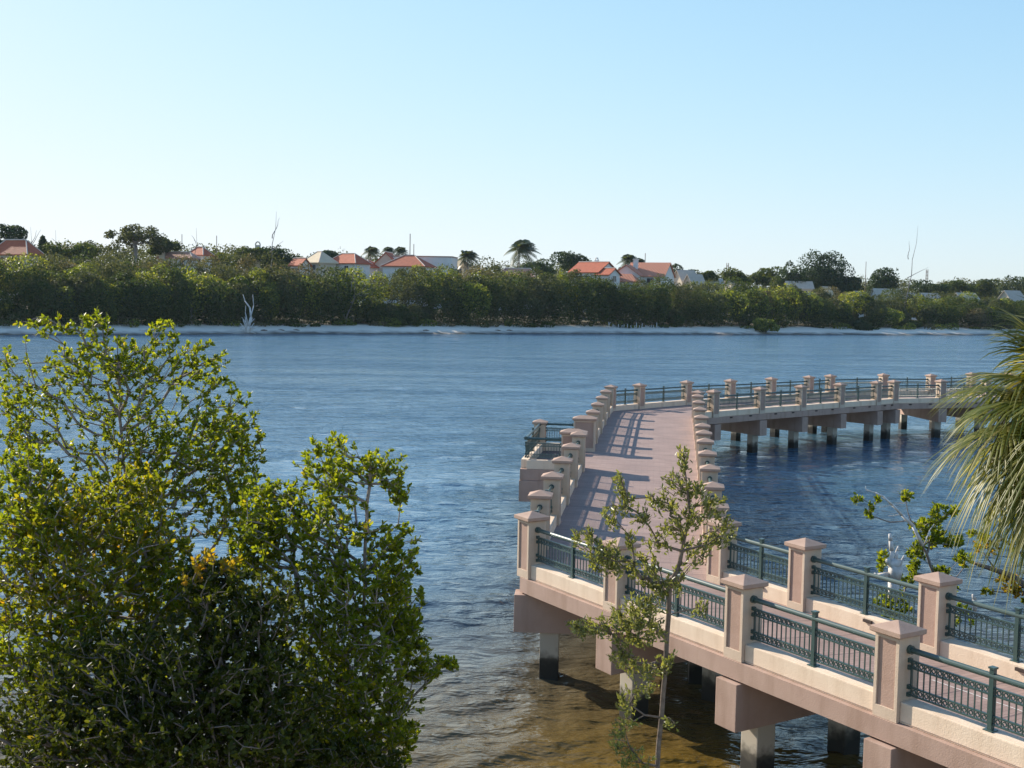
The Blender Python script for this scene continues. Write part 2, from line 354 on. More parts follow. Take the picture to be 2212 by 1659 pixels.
# ------------------------------------------------------------------ water
def water_mat():
    mt, n, p = newmat('water')
    g = n.nodes.new('ShaderNodeNewGeometry'); sx = n.nodes.new('ShaderNodeSeparateXYZ'); n.links.new(g.outputs['Position'], sx.inputs[0])
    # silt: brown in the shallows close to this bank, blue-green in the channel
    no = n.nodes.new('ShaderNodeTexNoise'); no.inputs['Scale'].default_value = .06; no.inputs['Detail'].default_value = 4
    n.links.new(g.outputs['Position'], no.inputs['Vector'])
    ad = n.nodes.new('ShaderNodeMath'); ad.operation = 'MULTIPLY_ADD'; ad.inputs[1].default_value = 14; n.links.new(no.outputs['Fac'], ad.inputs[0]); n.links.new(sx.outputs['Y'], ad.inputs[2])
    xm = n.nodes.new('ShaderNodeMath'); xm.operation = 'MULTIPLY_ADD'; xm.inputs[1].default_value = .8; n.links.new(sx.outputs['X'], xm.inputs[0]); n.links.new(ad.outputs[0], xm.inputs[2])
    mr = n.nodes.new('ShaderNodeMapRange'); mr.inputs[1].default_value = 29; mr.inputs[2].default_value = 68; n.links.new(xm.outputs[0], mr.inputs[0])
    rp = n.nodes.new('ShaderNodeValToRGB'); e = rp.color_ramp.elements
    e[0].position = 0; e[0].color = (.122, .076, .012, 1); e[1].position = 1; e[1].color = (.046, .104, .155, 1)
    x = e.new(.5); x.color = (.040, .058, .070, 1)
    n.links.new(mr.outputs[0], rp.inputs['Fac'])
    # open channel painted paler than the lagoon, standing in for brighter sky reflection
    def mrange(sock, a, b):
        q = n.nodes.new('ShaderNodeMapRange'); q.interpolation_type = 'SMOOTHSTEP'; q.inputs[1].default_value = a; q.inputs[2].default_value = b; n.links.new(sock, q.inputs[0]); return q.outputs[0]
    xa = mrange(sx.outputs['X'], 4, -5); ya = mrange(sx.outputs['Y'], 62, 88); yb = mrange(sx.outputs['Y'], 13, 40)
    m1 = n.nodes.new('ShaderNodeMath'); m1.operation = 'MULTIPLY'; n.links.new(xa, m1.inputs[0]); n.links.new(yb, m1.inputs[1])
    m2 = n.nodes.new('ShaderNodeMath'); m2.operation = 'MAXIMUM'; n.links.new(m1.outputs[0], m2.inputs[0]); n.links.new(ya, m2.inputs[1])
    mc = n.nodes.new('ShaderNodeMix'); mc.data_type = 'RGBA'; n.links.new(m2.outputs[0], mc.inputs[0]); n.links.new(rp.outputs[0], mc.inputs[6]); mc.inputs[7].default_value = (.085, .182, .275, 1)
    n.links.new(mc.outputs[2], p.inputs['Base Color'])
    # gusts roughen the water in long streaks
    gm = n.nodes.new('ShaderNodeMapping'); gm.inputs['Scale'].default_value = (.035, .16, 1); n.links.new(g.outputs['Position'], gm.inputs['Vector'])
    gn = n.nodes.new('ShaderNodeTexNoise'); gn.inputs['Scale'].default_value = 1; gn.inputs['Detail'].default_value = 5; gn.inputs['Roughness'].default_value = .6; n.links.new(gm.outputs[0], gn.inputs['Vector'])
    gust = n.nodes.new('ShaderNodeMapRange'); gust.inputs[1].default_value = .36; gust.inputs[2].default_value = .64; gust.inputs[3].default_value = .35; gust.inputs[4].default_value = 1.15; n.links.new(gn.outputs['Fac'], gust.inputs[0])
    p.inputs['Roughness'].default_value = .07; p.inputs['IOR'].default_value = 1.333
    mp = n.nodes.new('ShaderNodeMapping'); mp.inputs['Scale'].default_value = (.62, 1.3, 1); mp.inputs['Rotation'].default_value = (0, 0, R(12))
    n.links.new(g.outputs['Position'], mp.inputs['Vector'])
    prev = None
    for sc_, st, dist, det in ((.9, 1.0, .36, 4), (2.4, 1.0, .17, 3), (7.5, .6, .03, 3)):
        a = n.nodes.new('ShaderNodeTexNoise'); a.inputs['Scale'].default_value = sc_; a.inputs['Detail'].default_value = det; a.inputs['Roughness'].default_value = .55
        n.links.new(mp.outputs[0], a.inputs['Vector'])
        b = n.nodes.new('ShaderNodeBump'); b.inputs['Distance'].default_value = dist
        gs = n.nodes.new('ShaderNodeMath'); gs.operation = 'MULTIPLY'; gs.inputs[1].default_value = st; n.links.new(gust.outputs[0], gs.inputs[0]); n.links.new(gs.outputs[0], b.inputs['Strength'])
        n.links.new(a.outputs['Fac'], b.inputs['Height'])
        if prev: n.links.new(prev.outputs[0], b.inputs['Normal'])
        prev = b
    n.links.new(prev.outputs[0], p.inputs['Normal'])
    return mt
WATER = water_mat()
dd = [3.0]
while dd[-1] < 420: dd.append(dd[-1] * 1.0066)
dd = np.array(dd)
az = np.concatenate([np.linspace(-80, -30, 40)[:-1], np.linspace(-30, 30, 520), np.linspace(30, 80, 40)[1:]]) * math.pi / 180
D, A = np.meshgrid(dd, az, indexing='ij')
# rows follow depth, not radius, so the sheet ends along a straight line beyond the far beach
X = D * np.tan(np.clip(A, -1.35, 1.35)); Y = D.copy()
Z = np.zeros_like(X)
gsp = np.maximum(D * .0066, D * (60 / 520 * math.pi / 180) * 1.2)
wr = np.random.default_rng(3)
patch = .75 + .35 * np.sin(X * .045 + 1.3 * np.sin(Y * .03)) * np.sin(Y * .05 + .8)
for k in range(54):
    lam = .42 * (1.062 ** k)
    a0 = wr.normal(0, .62) + math.pi * .5 + .25
    kx, ky = math.cos(a0) * 2 * math.pi / lam, math.sin(a0) * 2 * math.pi / lam
    amp = .052 * lam / (2 * math.pi) * min(1.0, (1.1 / lam) ** 1.3)
    fade = np.clip((lam / gsp - 2.4) / 2.0, 0, 1)
    ph = X * kx + Y * ky + wr.uniform(0, 6.28)
    Z += amp * fade * (np.sin(ph) + .22 * np.cos(2 * ph)) * patch
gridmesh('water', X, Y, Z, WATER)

# ------------------------------------------------------------------ boardwalk
ZB, ZD, ZT = 2.1, 2.13, 3.5             # pillar base, deck surface, pillar apex
OUT_PX = [(1941, 1339), (1608.5, 1240), (1340, 1160), (1150, 1103), (1171, 1058), (1195, 1018), (1216, 985), (1235, 956), (1250, 930.5),
          (1265, 897), (1282, 883.5), (1292, 867.5), (1301.5, 853.5), (1311, 840.5), (1320, 830.5),
          (1382, 827), (1484, 821), (1578.5, 818), (1666.5, 814), (1748, 810.5), (1794, 808), (1909, 806), (2011.5, 807), (2099, 804)]
INN_PX = [(2028, 1234.5), (1738, 1161.5), (1563, 1115.5), (1548.5, 1082), (1541, 1040), (1531, 1002), (1528.5, 971), (1525, 945.5), (1521, 928),
          (1518, 913), (1515, 895), (1513, 878), (1510, 863.5), (1507, 850.5), (1508, 842.5),
          (1542, 841), (1642, 835), (1731.5, 830.5), (1815, 826), (1894, 822), (1931.5, 820), (2034, 819), (2131, 818)]
OUT = [atz(x, y, ZT)[:2] for x, y in OUT_PX]; INN = [atz(x, y, ZT)[:2] for x, y in INN_PX]
def straighten(pts, i0, i1):
    """keep the spacing along a run, pull the points onto their common line"""
    P = np.array(pts[i0:i1 + 1]); c = P.mean(0); u, s, vt = np.linalg.svd(P - c); d = vt[0]
    for i in range(i0, i1 + 1): pts[i] = c + d * np.dot(pts[i] - c, d)
straighten(OUT, 0, 3); straighten(OUT, 4, 13); straighten(INN, 3, 13); straighten(INN, 0, 2)
# carry both rails on towards the right-hand end of the near run and along the far curve
d0 = norm(OUT[0] - OUT[3]); nin = np.array([-d0[1], d0[0]])
OUT = [OUT[0] + d0 * 3.15 * k for k in (3, 2, 1)] + OUT
d1 = norm(INN[0] - INN[1]); INN = [INN[0] + d1 * 3.15 * k for k in (3, 2, 1)] + INN
for L_ in (OUT, INN):
    for k in range(4):
        e = L_[-1] - L_[-3]; e = e / np.linalg.norm(e); a = R(2.5)
        e = np.array([e[0] * math.cos(a) - e[1] * math.sin(a), e[0] * math.sin(a) + e[1] * math.cos(a)])
        L_.append(L_[-1] + e * 3.5)
ORD = ['first', 'second', 'third', 'fourth', 'fifth', 'sixth', 'seventh', 'eighth', 'ninth', 'tenth', 'eleventh', 'twelfth', 'thirteenth', 'fourteenth', 'fifteenth', 'sixteenth']
NO, NI = len(OUT), len(INN)
C_O, C_I = 6, 5         # near corners (index)
B_O, B_I = 17, 17       # far corners
OPEN_O = 11             # outer bay between these pillars is the mouth of the overlook

def pillar_meshes(wx, wy, h=1.4, tagname=''):
    s = MB(); zc = h - .19
    ins = .055; dep = .022
    # shaft with recessed panels on the +-y faces (facing away from and onto the deck)
    hx, hy = wx / 2, wy / 2; z0, z1 = 0, zc
    px0, px1, pz0, pz1 = -hx + ins, hx - ins, .17, zc - .055
    for sgn in (-1, 1):
        y = sgn * hy; yi = y - sgn * dep
        V = [(-hx, y, z0), (hx, y, z0), (hx, y, z1), (-hx, y, z1), (px0, y, pz0), (px1, y, pz0), (px1, y, pz1), (px0, y, pz1),
             (px0, yi, pz0), (px1, yi, pz0), (px1, yi, pz1), (px0, yi, pz1)]
        s.add(V, [(0, 1, 5, 4), (1, 2, 6, 5), (2, 3, 7, 6), (3, 0, 4, 7), (4, 5, 9, 8), (5, 6, 10, 9), (6, 7, 11, 10), (7, 4, 8, 11)])
    s.add([(-hx, -hy, z0), (-hx, hy, z0), (-hx, hy, z1), (-hx, -hy, z1)], [(0, 1, 2, 3)])
    s.add([(hx, -hy, z0), (hx, hy, z0), (hx, hy, z1), (hx, -hy, z1)], [(0, 1, 2, 3)])
    pn = []
    for sgn in (-1, 1):
        p = MB(); yi = sgn * (hy - dep)
        p.box(px0 + .001, px1 - .001, min(yi, yi - sgn * .03), max(yi, yi - sgn * .03), pz0 + .001, pz1 - .001); pn.append(p)
    c = MB(); ov = .062; a, b_ = hx + ov, hy + ov
    # chamfered cap slab and a low pyramid on it
    c.add([(-a + .03, -b_ + .03, zc), (a - .03, -b_ + .03, zc), (a - .03, b_ - .03, zc), (-a + .03, b_ - .03, zc),
           (-a, -b_, zc + .02), (a, -b_, zc + .02), (a, b_, zc + .02), (-a, b_, zc + .02),
           (-a, -b_, zc + .085), (a, -b_, zc + .085), (a, b_, zc + .085), (-a, b_, zc + .085)],
          [(3, 2, 1, 0)] + [(i, (i + 1) % 4, 4 + (i + 1) % 4, 4 + i) for i in range(4)] + [(4 + i, 4 + (i + 1) % 4, 8 + (i + 1) % 4, 8 + i) for i in range(4)])
    rx = max(0, a - b_); ry = max(0, b_ - a)
    if rx > .02: c.add([(-a, -b_, zc + .085), (a, -b_, zc + .085), (a, b_, zc + .085), (-a, b_, zc + .085), (-rx, 0, h), (rx, 0, h)], [(0, 1, 5, 4), (1, 2, 5), (2, 3, 4, 5), (3, 0, 4)])
    elif ry > .02: c.add([(-a, -b_, zc + .085), (a, -b_, zc + .085), (a, b_, zc + .085), (-a, b_, zc + .085), (0, -ry, h), (0, ry, h)], [(0, 1, 4), (1, 2, 5, 4), (2, 3, 5), (3, 0, 4, 5)])
    else: c.add([(-a, -b_, zc + .085), (a, -b_, zc + .085), (a, b_, zc + .085), (-a, b_, zc + .085), (0, 0, h)], [(0, 1, 4), (1, 2, 4), (2, 3, 4), (3, 0, 4)])
    return s, pn, c
_pil = {}
def pillar(x, y, rz, label, wx=.43, wy=.43, h=1.4, group='boardwalk pillars', zb=ZB):
    t = thing('pillar', label, 'pillar', (x, y, zb), rz, group)
    key = (wx, wy, h)
    if key not in _pil:
        s, pn, c = pillar_meshes(wx, wy, h)
        a = s.build('shaft', TAN, t, bevel=.006); ps = [p.build('panel', MAUVE, t) for p in pn]; c_ = c.build('cap', CAPM, t, bevel=.006)
        _pil[key] = (a, *ps, c_)
    else:
        for src in _pil[key]:
            q = src.copy(); COL.objects.link(q); q.parent = t
    return t
def railing(p, q, label, gap=.215, fixture=False, gapq=None, group='railing bays'):
    p = np.array(p, float); q = np.array(q, float); d = norm(q - p); gapq = gap if gapq is None else gapq
    a = p + d * gap; L = float(np.linalg.norm(q - p) - gap - gapq)
    if L < .25: return None
    t = thing('railing', label, 'railing', (a[0], a[1], ZB), math.atan2(d[1], d[0]), group)
    CT = .30
    MB().box(.004, L - .004, -.15, .15, 0, CT).build('curb', CREAM, t, bevel=.018)
    HR = 1.03
    h = MB(); h.tube((.03, 0, HR), (L - .03, 0, HR), .042, n=12); h.build('handrail', METAL, t, smooth=False)
    s = MB()
    zs = (HR - .15, HR - .25, CT + .20, CT + .09)
    for z in zs: s.box(.05, L - .05, -.018, .018, z - .012, z + .012)
    nb = max(2, int(L / .105)); sp = (L - .12) / nb
    for i in range(nb + 1):
        x = .06 + i * sp
        s.box(x - .008, x + .008, -.008, .008, zs[3], zs[0])
    for zc in ((zs[0] + zs[1]) / 2, (zs[2] + zs[3]) / 2):
        for i in range(nb):
            x = .06 + (i + .5) * sp; r = .036
            vs = []
            for k in range(8):
                an = math.pi * k / 4
                for (rr, yy) in ((r, -.008), (r, .008), (r - .014, .008), (r - .014, -.008)):
                    vs.append((x + rr * math.cos(an), yy, zc + rr * math.sin(an)))
            fs = []
            for k in range(8):
                for j in range(4): fs.append((4 * k + j, 4 * k + (j + 1) % 4, 4 * ((k + 1) % 8) + (j + 1) % 4, 4 * ((k + 1) % 8) + j))
            s.add(vs, fs)
    s.build('balusters', METAL, t)
    if L > 1.6:
        po = MB(); x = L / 2
        po.box(x - .033, x + .033, -.033, .033, CT, HR + .10); po.box(x - .046, x + .046, -.046, .046, HR + .10, HR + .125)
        po.box(x - .07, x + .07, -.07, .07, CT, CT + .015); po.build('post', METAL, t)
    for x in (.0, L):
        b = MB(); s_ = 1 if x == 0 else -1
        b.tube((x, 0, HR), (x + s_ * .05, 0, HR), .065, n=12)
        for z in (zs[0], zs[1], zs[2], zs[3]): b.box(min(x, x + s_ * .05), max(x, x + s_ * .05), -.03, .03, z - .03, z + .03)
        b.box(min(x + s_ * .045, x + s_ * .07), max(x + s_ * .045, x + s_ * .07), -.015, .015, zs[3], zs[0])
        b.build('bracket', METAL, t)
    if fixture:
        x = L * .42; MB().box(x - .10, x + .10, .151, .19, .21, .265).build('step_light', DARKGAP, t, bevel=.01)
    return t

def ang(d): return math.atan2(d[1], d[0])
def dir_at(L, i):
    a = L[i] - L[i - 1] if i > 0 else L[i + 1] - L[i]; b = L[i + 1] - L[i] if i < len(L) - 1 else a
    return norm(norm(a) + norm(b))
def rail_name(side, i):
    """landmark words for pillar i of the outer ('O') or inner ('I') rail"""
    c, b = (C_O, B_O) if side == 'O' else (C_I, B_I)
    if i == c: return 'at the near left bend' if side == 'O' else 'at the near bend of the inner railing'
    if i == b: return 'at the far left bend of the outer railing' if side == 'O' else 'at the far bend of the inner railing'
    if i < c: return '%s right of the near bend on the %s' % (ORD[c - i - 1], 'front outer railing' if side == 'O' else 'front inner railing')
    if i < b: return '%s beyond the near bend on the %s' % (ORD[i - c - 1], 'long straight left railing' if side == 'O' else 'long straight right railing')
    return '%s right of the far bend on the %s' % (ORD[i - b - 1], 'far curved water-side railing' if side == 'O' else 'far curved inner railing')
for side, L_ in (('O', OUT), ('I', INN)):
    for i, p in enumerate(L_):
        d = dir_at(L_, i)
        c, b = (C_O, B_O) if side == 'O' else (C_I, B_I)
        if i == c: d = norm(L_[i] - L_[i - 1])
        if side == 'O' and i in (OPEN_O, OPEN_O + 1): d = norm(OUT[13] - OUT[9])
        if side == 'O' and i == OPEN_O + 1:
            n_ = np.array([-d[1], d[0]])
            q = p + n_ * .15
            pillar(q[0], q[1], ang(n_), 'wide panelled pillar on the far side of the overlook opening', .80, .46)
            continue
        pillar(p[0], p[1], ang(d), 'tan pillar with pyramid cap, ' + rail_name(side, i))
    for i in range(len(L_) - 1):
        if side == 'O' and i == OPEN_O: continue
        g0 = g1 = .215
        if side == 'O' and i == OPEN_O + 1: g0 = .23
        c = C_O if side == 'O' else C_I
        k = i if i >= c else i + 1
        lab = 'green metal railing on cream curb running %s the pillar %s' % ('beyond' if i >= c else 'left of', '')
        c_, b_ = (C_O, B_O) if side == 'O' else (C_I, B_I)
        if i < c_: w_ = '%s bay right of the near bend, %s' % (ORD[c_ - i - 1], 'front outer side' if side == 'O' else 'front inner side')
        elif i < b_: w_ = '%s bay beyond the near bend, %s' % (ORD[i - c_], 'long left side' if side == 'O' else 'long right side')
        else: w_ = '%s bay right of the far bend, %s' % (ORD[i - b_], 'far water side' if side == 'O' else 'far inner side')
        railing(L_[i], L_[i + 1], 'green railing on cream curb, ' + w_, g0, fixture=(side == 'I' and i < c_), gapq=g1)
# overlook on the left of the long run
dO = norm(OUT[13] - OUT[9]); nO = np.array([-dO[1], dO[0]])            # nO points out over the water (left)
if nO[0] > 0: nO = -nO
pf, pg = OUT[OPEN_O], OUT[OPEN_O + 1]
w1 = pf + dO * .62 + nO * .22
pillar(w1[0], w1[1], ang(nO), 'wide panelled pillar on the near side of the overlook opening', .80, .46)
E0 = pf + dO * .45; E1 = pg - dO * .1
PR = 1.85
a0, a1, a2, a3 = E0 + nO * .62, E0 + nO * PR, E1 + nO * PR, E1 + nO * .55
pillar(a2[0], a2[1], ang(dO), 'short tan pillar at the outer corner of the overlook', h=1.22)
railing(a1, a0, 'green railing along the near edge of the overlook', .05, gapq=0.0)
railing(a2, a1, 'green railing along the water edge of the overlook', .215, gapq=.05)
railing(a3, a2, 'green railing along the far edge of the overlook', .02, gapq=.215)

# deck, edge beams
bw = thing('boardwalk', 'pink concrete boardwalk bending over the water on piles', 'boardwalk', (*OUT[C_O], ZD))
off = np.array([*OUT[C_O], ZD])
# matching stations on both rails
OS, IS = [], []
def resample(P, n):
    P = np.array(P); s = np.concatenate([[0], np.cumsum(np.linalg.norm(np.diff(P, axis=0), axis=1))]); t = np.linspace(0, s[-1], n)
    return np.stack([np.interp(t, s, P[:, 0]), np.interp(t, s, P[:, 1])], 1)
secs = [(OUT[:C_O + 1], INN[:C_I + 1], 13), (OUT[C_O:B_O + 1], INN[C_I:B_I + 1], 40), (OUT[B_O:], INN[B_I:], 40)]
for o_, i_, n_ in secs:
    a, b = resample(o_, n_), resample(i_, n_)
    OS += list(a if not OS else a[1:]); IS += list(b if not IS else b[1:])
OS, IS = np.array(OS), np.array(IS)
def offset_line(P, other, e):
    d = np.gradient(P, axis=0); d = norm(d); n_ = np.stack([-d[:, 1], d[:, 0]], 1)
    s = np.sign(np.sum((P - other) * n_, 1))[:, None]; return P + n_ * s * e
OE = offset_line(OS, IS, .16); IE = offset_line(IS, OS, .16)
me = bpy.data.meshes.new('deck'); V = []; Fc = []; UVs = []
sl_ = 0; NV = 6
mid = (OE + IE) / 2; s_ = np.concatenate([[0], np.cumsum(np.linalg.norm(np.diff(mid, axis=0), axis=1))])
for k in range(len(OE)):
    wd = np.linalg.norm(IE[k] - OE[k])
    for j in range(NV):
        p = OE[k] * (1 - j / (NV - 1)) + IE[k] * (j / (NV - 1)); V.append((*(p - off[:2]), 0)); UVs.append((wd * j / (NV - 1), s_[k]))
for k in range(len(OE) - 1):
    for j in range(NV - 1): Fc.append((k * NV + j, k * NV + j + 1, (k + 1) * NV + j + 1, (k + 1) * NV + j))
me.from_pydata(V, [], Fc); ul = me.uv_layers.new(name='UVMap')
for lp in me.loops: ul.data[lp.index].uv = UVs[lp.vertex_index]
bm = bmesh.new(); bm.from_mesh(me); bmesh.ops.recalc_face_normals(bm, faces=bm.faces)
if sum(f.normal.z for f in bm.faces) < 0: bmesh.ops.reverse_faces(bm, faces=bm.faces)
bm.to_mesh(me); bm.free()
link('deck', me, DECK, bw)
# slab under the walking surface
sb = MB()
A = offset_line(OS, IS, .10); B = offset_line(IS, OS, .10)
for k in range(len(OS) - 1):
    q = [A[k], B[k], B[k + 1], A[k + 1]]
    vv = [(*(x - off[:2]), -.02) for x in q] + [(*(x - off[:2]), -.30) for x in q]
    sb.add(vv, [(0, 1, 2, 3), (7, 6, 5, 4)])
sb.build('slab', FASC, bw)
def sweep(P, other, e0, e1, z0, z1):
    a, b = offset_line(P, other, e0), offset_line(P, other, e1); mbx = MB()
    V = []
    for k in range(len(P)):
        for (x, z) in ((a[k], z0), (b[k], z0), (b[k], z1), (a[k], z1)): V.append((*(x - off[:2]), z))
    Fq = []
    for k in range(len(P) - 1):
        for j in range(4): Fq.append((4 * k + j, 4 * k + (j + 1) % 4, 4 * k + 4 + (j + 1) % 4, 4 * k + 4 + j))
    return mbx.add(V, Fq)
sweep(OS, IS, .10, .245, -.34, -.034).build('edge_beam', FASC, bw)
sweep(IS, OS, .10, .245, -.34, -.034).build('edge_beam', FASC, bw)
# expansion joint strips lengthwise on the near run
jj = MB()
m0, m1 = OUT[0] * .42 + INN[0] * .58, OUT[C_O] * .42 + INN[C_I] * .58
dj = norm(m1 - m0); nj = np.array([-dj[1], dj[0]]) * .012; m1 = m0 + dj * (np.linalg.norm(m1 - m0) * .55)
jj.add([(*(m0 - nj - off[:2]), .004), (*(m0 + nj - off[:2]), .004), (*(m1 + nj - off[:2]), .004), (*(m1 - nj - off[:2]), .004)], [(0, 1, 2, 3)])
jj.build('joint_strip', JOINT, bw)
# scuppers along the far inner edge
for i in range(B_I + 1, NI - 2):
    for fr in (.3, .72):
        p = INN[i] * (1 - fr) + INN[i + 1] * fr; d = norm(INN[i + 1] - INN[i]); n_ = np.array([d[1], -d[0]])
        p = p + n_ * .245
        q = [p - d * .09, p + d * .09, p + d * .09 + n_ * .03, p - d * .09 + n_ * .03]
        sc_ = MB(); sc_.add([(*(x - off[:2]), -.115) for x in q] + [(*(x - off[:2]), -.045) for x in q], [(3, 2, 1, 0), (4, 5, 6, 7), (0, 1, 5, 4), (1, 2, 6, 5), (2, 3, 7, 6), (3, 0, 4, 7)])
        sc_.build('scupper', DARKGAP, bw)
# overlook platform
ob = [E0 + nO * .25, E0 + nO * (PR + .16), E1 + nO * (PR + .16), E1 + nO * .25]
ob[0] = ob[0] - dO * .16; ob[1] = ob[1] - dO * .16; ob[2] = ob[2] + dO * .22; ob[3] = ob[3] + dO * .22
def prism(pts, z0, z1):
    n_ = len(pts); b = MB()
    return b.add([(*(x - off[:2]), z0) for x in pts] + [(*(x - off[:2]), z1) for x in pts], [tuple(range(n_ - 1, -1, -1)), tuple(range(n_, 2 * n_))] + [(i, (i + 1) % n_, n_ + (i + 1) % n_, n_ + i) for i in range(n_)])
pl = prism(ob, -.42, -.034).build('overlook_platform', FASC, bw, bevel=.01)
cc = sum(ob) / 4
ob2 = [cc + (x - cc) * 1.02 for x in ob]
prism(ob2, -1.15, -.424).build('overlook_beam', FASC, bw, bevel=.01)
top = [E0 + nO * .17, E0 + nO * (PR - .1), E1 + nO * (PR - .1), E1 + nO * .17]
prism(top, -.033, -.004).build('overlook_floor', DECK, bw)

# pile bents
def bent(po, pi, label):
    po = np.array(po); pi = np.array(pi); d = norm(pi - po); L = float(np.linalg.norm(pi - po))
    t = thing('pile_bent', label, 'pile bent', (po[0], po[1], 0), ang(d), 'pile bents under the boardwalk')
    MB().box(-.33, L + .33, -.25, .25, ZB - .34 - .80, ZB - .345).build('cap_beam', FASC, t, bevel=.012)
    for x in (.42, L - .42):
        MB().box(x - .2, x + .2, -.2, .2, -2.6, ZB - .34 - .805).build('pile', PILE, t, bevel=.02)
def nearest_on(P, q):
    best = None
    for a, b in zip(P[:-1], P[1:]):
        t = np.clip(np.dot(q - a, b - a) / np.dot(b - a, b - a), 0, 1); c = a + (b - a) * t; dd_ = np.linalg.norm(c - q)
        if best is None or dd_ < best[0]: best = (dd_, c)
    return best[1]
dN = norm(OUT[0] - OUT[C_O]); perp = np.array([-dN[1], dN[0]])
for i in range(0, C_O + 1):
    # square across the near run
    q = INN[0]; n_ = perp if np.dot(perp, INN[0] - OUT[0]) > 0 else -perp
    wdt = float(np.dot(INN[1] - OUT[1], n_))
    if i == C_O: tgt = INN[C_I] 
    else: tgt = OUT[i] + n_ * wdt
    bent(OUT[i], tgt, 'pile bent under the near left bend, its first pile in clear water' if i == C_O else 'pile bent with mauve cap beam, %s right of the near left bend' % ORD[C_O - i - 1])
for k, i in enumerate(range(C_O + 2, B_O, 2)):
    bent(OUT[i], nearest_on(INN, OUT[i]), 'pile bent under the long straight run, %s beyond the near bend' % ORD[k])
for k, i in enumerate(range(B_I + 1, NI - 1)):
    bent(nearest_on(OUT, INN[i]), INN[i], 'pile bent standing in shade, %s right of the far bend' % ORD[k])

# ------------------------------------------------------------------ trees
def grow(trunk, pts, g, step=.22, alpha=.35, jit=.10, tip=.0035, expo=2.35, rmax=None):
    """tree skeleton: every point joins the nearest node of the growing tree, weighing in the way back to the root.
    returns node positions, parents, radii and the node index of each tip"""
    N = [np.array(t, float) for t in trunk]; par = [-1] + list(range(len(trunk) - 1))
    dense = [N[0]]; dp = [-1]
    for a, b in zip(N[:-1], N[1:]):
        k = max(1, int(np.linalg.norm(b - a) / step)); base = len(dense) - 1
        for j in range(1, k + 1):
            dense.append(a + (b - a) * j / k + g.normal(size=3) * jit * step * .5 * (j < k)); dp.append(len(dense) - 2)
    pos = np.zeros((len(dense) + len(pts) * 24, 3)); pl_ = np.zeros(len(pos)); n = len(dense)
    pos[:n] = dense; par = dp + [0] * (len(pos) - n)
    for i in range(1, n): pl_[i] = pl_[par[i]] + np.linalg.norm(pos[i] - pos[par[i]])
    tops = np.array(trunk[-1]); order = np.argsort(np.min(np.linalg.norm(pts[:, None] - pos[None, :n], axis=2), axis=1) + g.uniform(0, .2, len(pts)))
    tips = []
    for i in order:
        p = pts[i]; dist = np.linalg.norm(pos[:n] - p, axis=1)
        below = np.maximum(0, pos[:n, 2] - p[2])                     # twigs prefer to rise
        j = int(np.argmin(dist + alpha * pl_[:n] + .6 * below)); q = pos[j].copy(); L = np.linalg.norm(p - q)
        k = min(22, max(1, int(L / step))); perp = g.normal(size=3) * jit * L * .35; up = np.array([0, 0, -.10 * L])
        last = j
        for s in range(1, k + 1):
            t = s / k
            x = q + (p - q) * t + (perp + up) * math.sin(math.pi * t) + (g.normal(size=3) * jit * step * .6 if s < k else 0)
            pos[n] = x; par[n] = last; pl_[n] = pl_[last] + np.linalg.norm(x - pos[last]); last = n; n += 1
        tips.append(last)
    pos = pos[:n]; par = np.array(par[:n]); rad = np.zeros(n)
    acc = np.zeros(n); acc[tips] += tip ** expo
    for i in range(n - 1, 0, -1):
        acc[i] = max(acc[i], tip ** expo); acc[par[i]] += acc[i]
    rad = acc ** (1 / expo)
    if rmax: rad = np.minimum(rad, rmax)
    return pos, par, rad, np.array(tips)
def wood(name, pos, par, rad, mat, parent):
    i = np.arange(1, len(pos)); r1 = np.minimum(rad[i], rad[par[i]]); r0_ = np.minimum(rad[par[i]], r1 * 1.35)
    big = r1 > .012
    out = []
    V1, Q1 = tubes(pos[par[i]][big], pos[i][big], r0_[big], r1[big], 7) if big.any() else (np.zeros((0, 3)), np.zeros((0, 4), int))
    V2, Q2 = tubes(pos[par[i]][~big], pos[i][~big], r0_[~big], r1[~big], 4) if (~big).any() else (np.zeros((0, 3)), np.zeros((0, 4), int))
    return npmesh(name, np.concatenate([V1, V2]), np.concatenate([Q1, Q2 + len(V1)]), mat, parent, smooth=True)
def rosettes(tips, dirs, g, nl=(7, 11), L=(.075, .11), wr=.24, up=.5, spread=1.0, back=.10, fold=.3, blunt=.85):
    """whorls of leaves round each twig end"""
    n = g.integers(nl[0], nl[1] + 1, len(tips)); idx = np.repeat(np.arange(len(tips)), n); M = len(idx)
    ax = norm(dirs[idx] + np.array([0, 0, up]) + g.normal(size=(M, 3)) * .10)
    rnd = norm(g.normal(size=(M, 3))); side = norm(np.cross(ax, rnd))
    el = g.uniform(.25, 1.35, M) * spread
    D = ax * np.cos(el)[:, None] + side * np.sin(el)[:, None]
    P = tips[idx] - ax * g.uniform(0, back, M)[:, None]
    Ls = g.uniform(L[0], L[1], M)
    V, Q = leaves_geo(P, D, Ls, Ls * wr, g, fold, blunt)
    return V, Q, idx
def blob_points(blobs, g):
    """blobs: (px, py, rx, ry, depth, half depth, n[, kind]) -> points spread through the ellipsoids, denser to the outside"""
    P, K = [], []
    for b in blobs:
        px, py, rx, ry, dep, rd, n = b[:7]
        v = norm(g.normal(size=(n, 3))) * (g.uniform(0, 1, (n, 1)) ** .45)
        for a in v:
            P.append(aty(px + a[0] * rx, py + a[1] * ry, dep + a[2] * rd)); K.append(b[7] if len(b) > 7 else 0)
    return np.array(P), np.array(K)
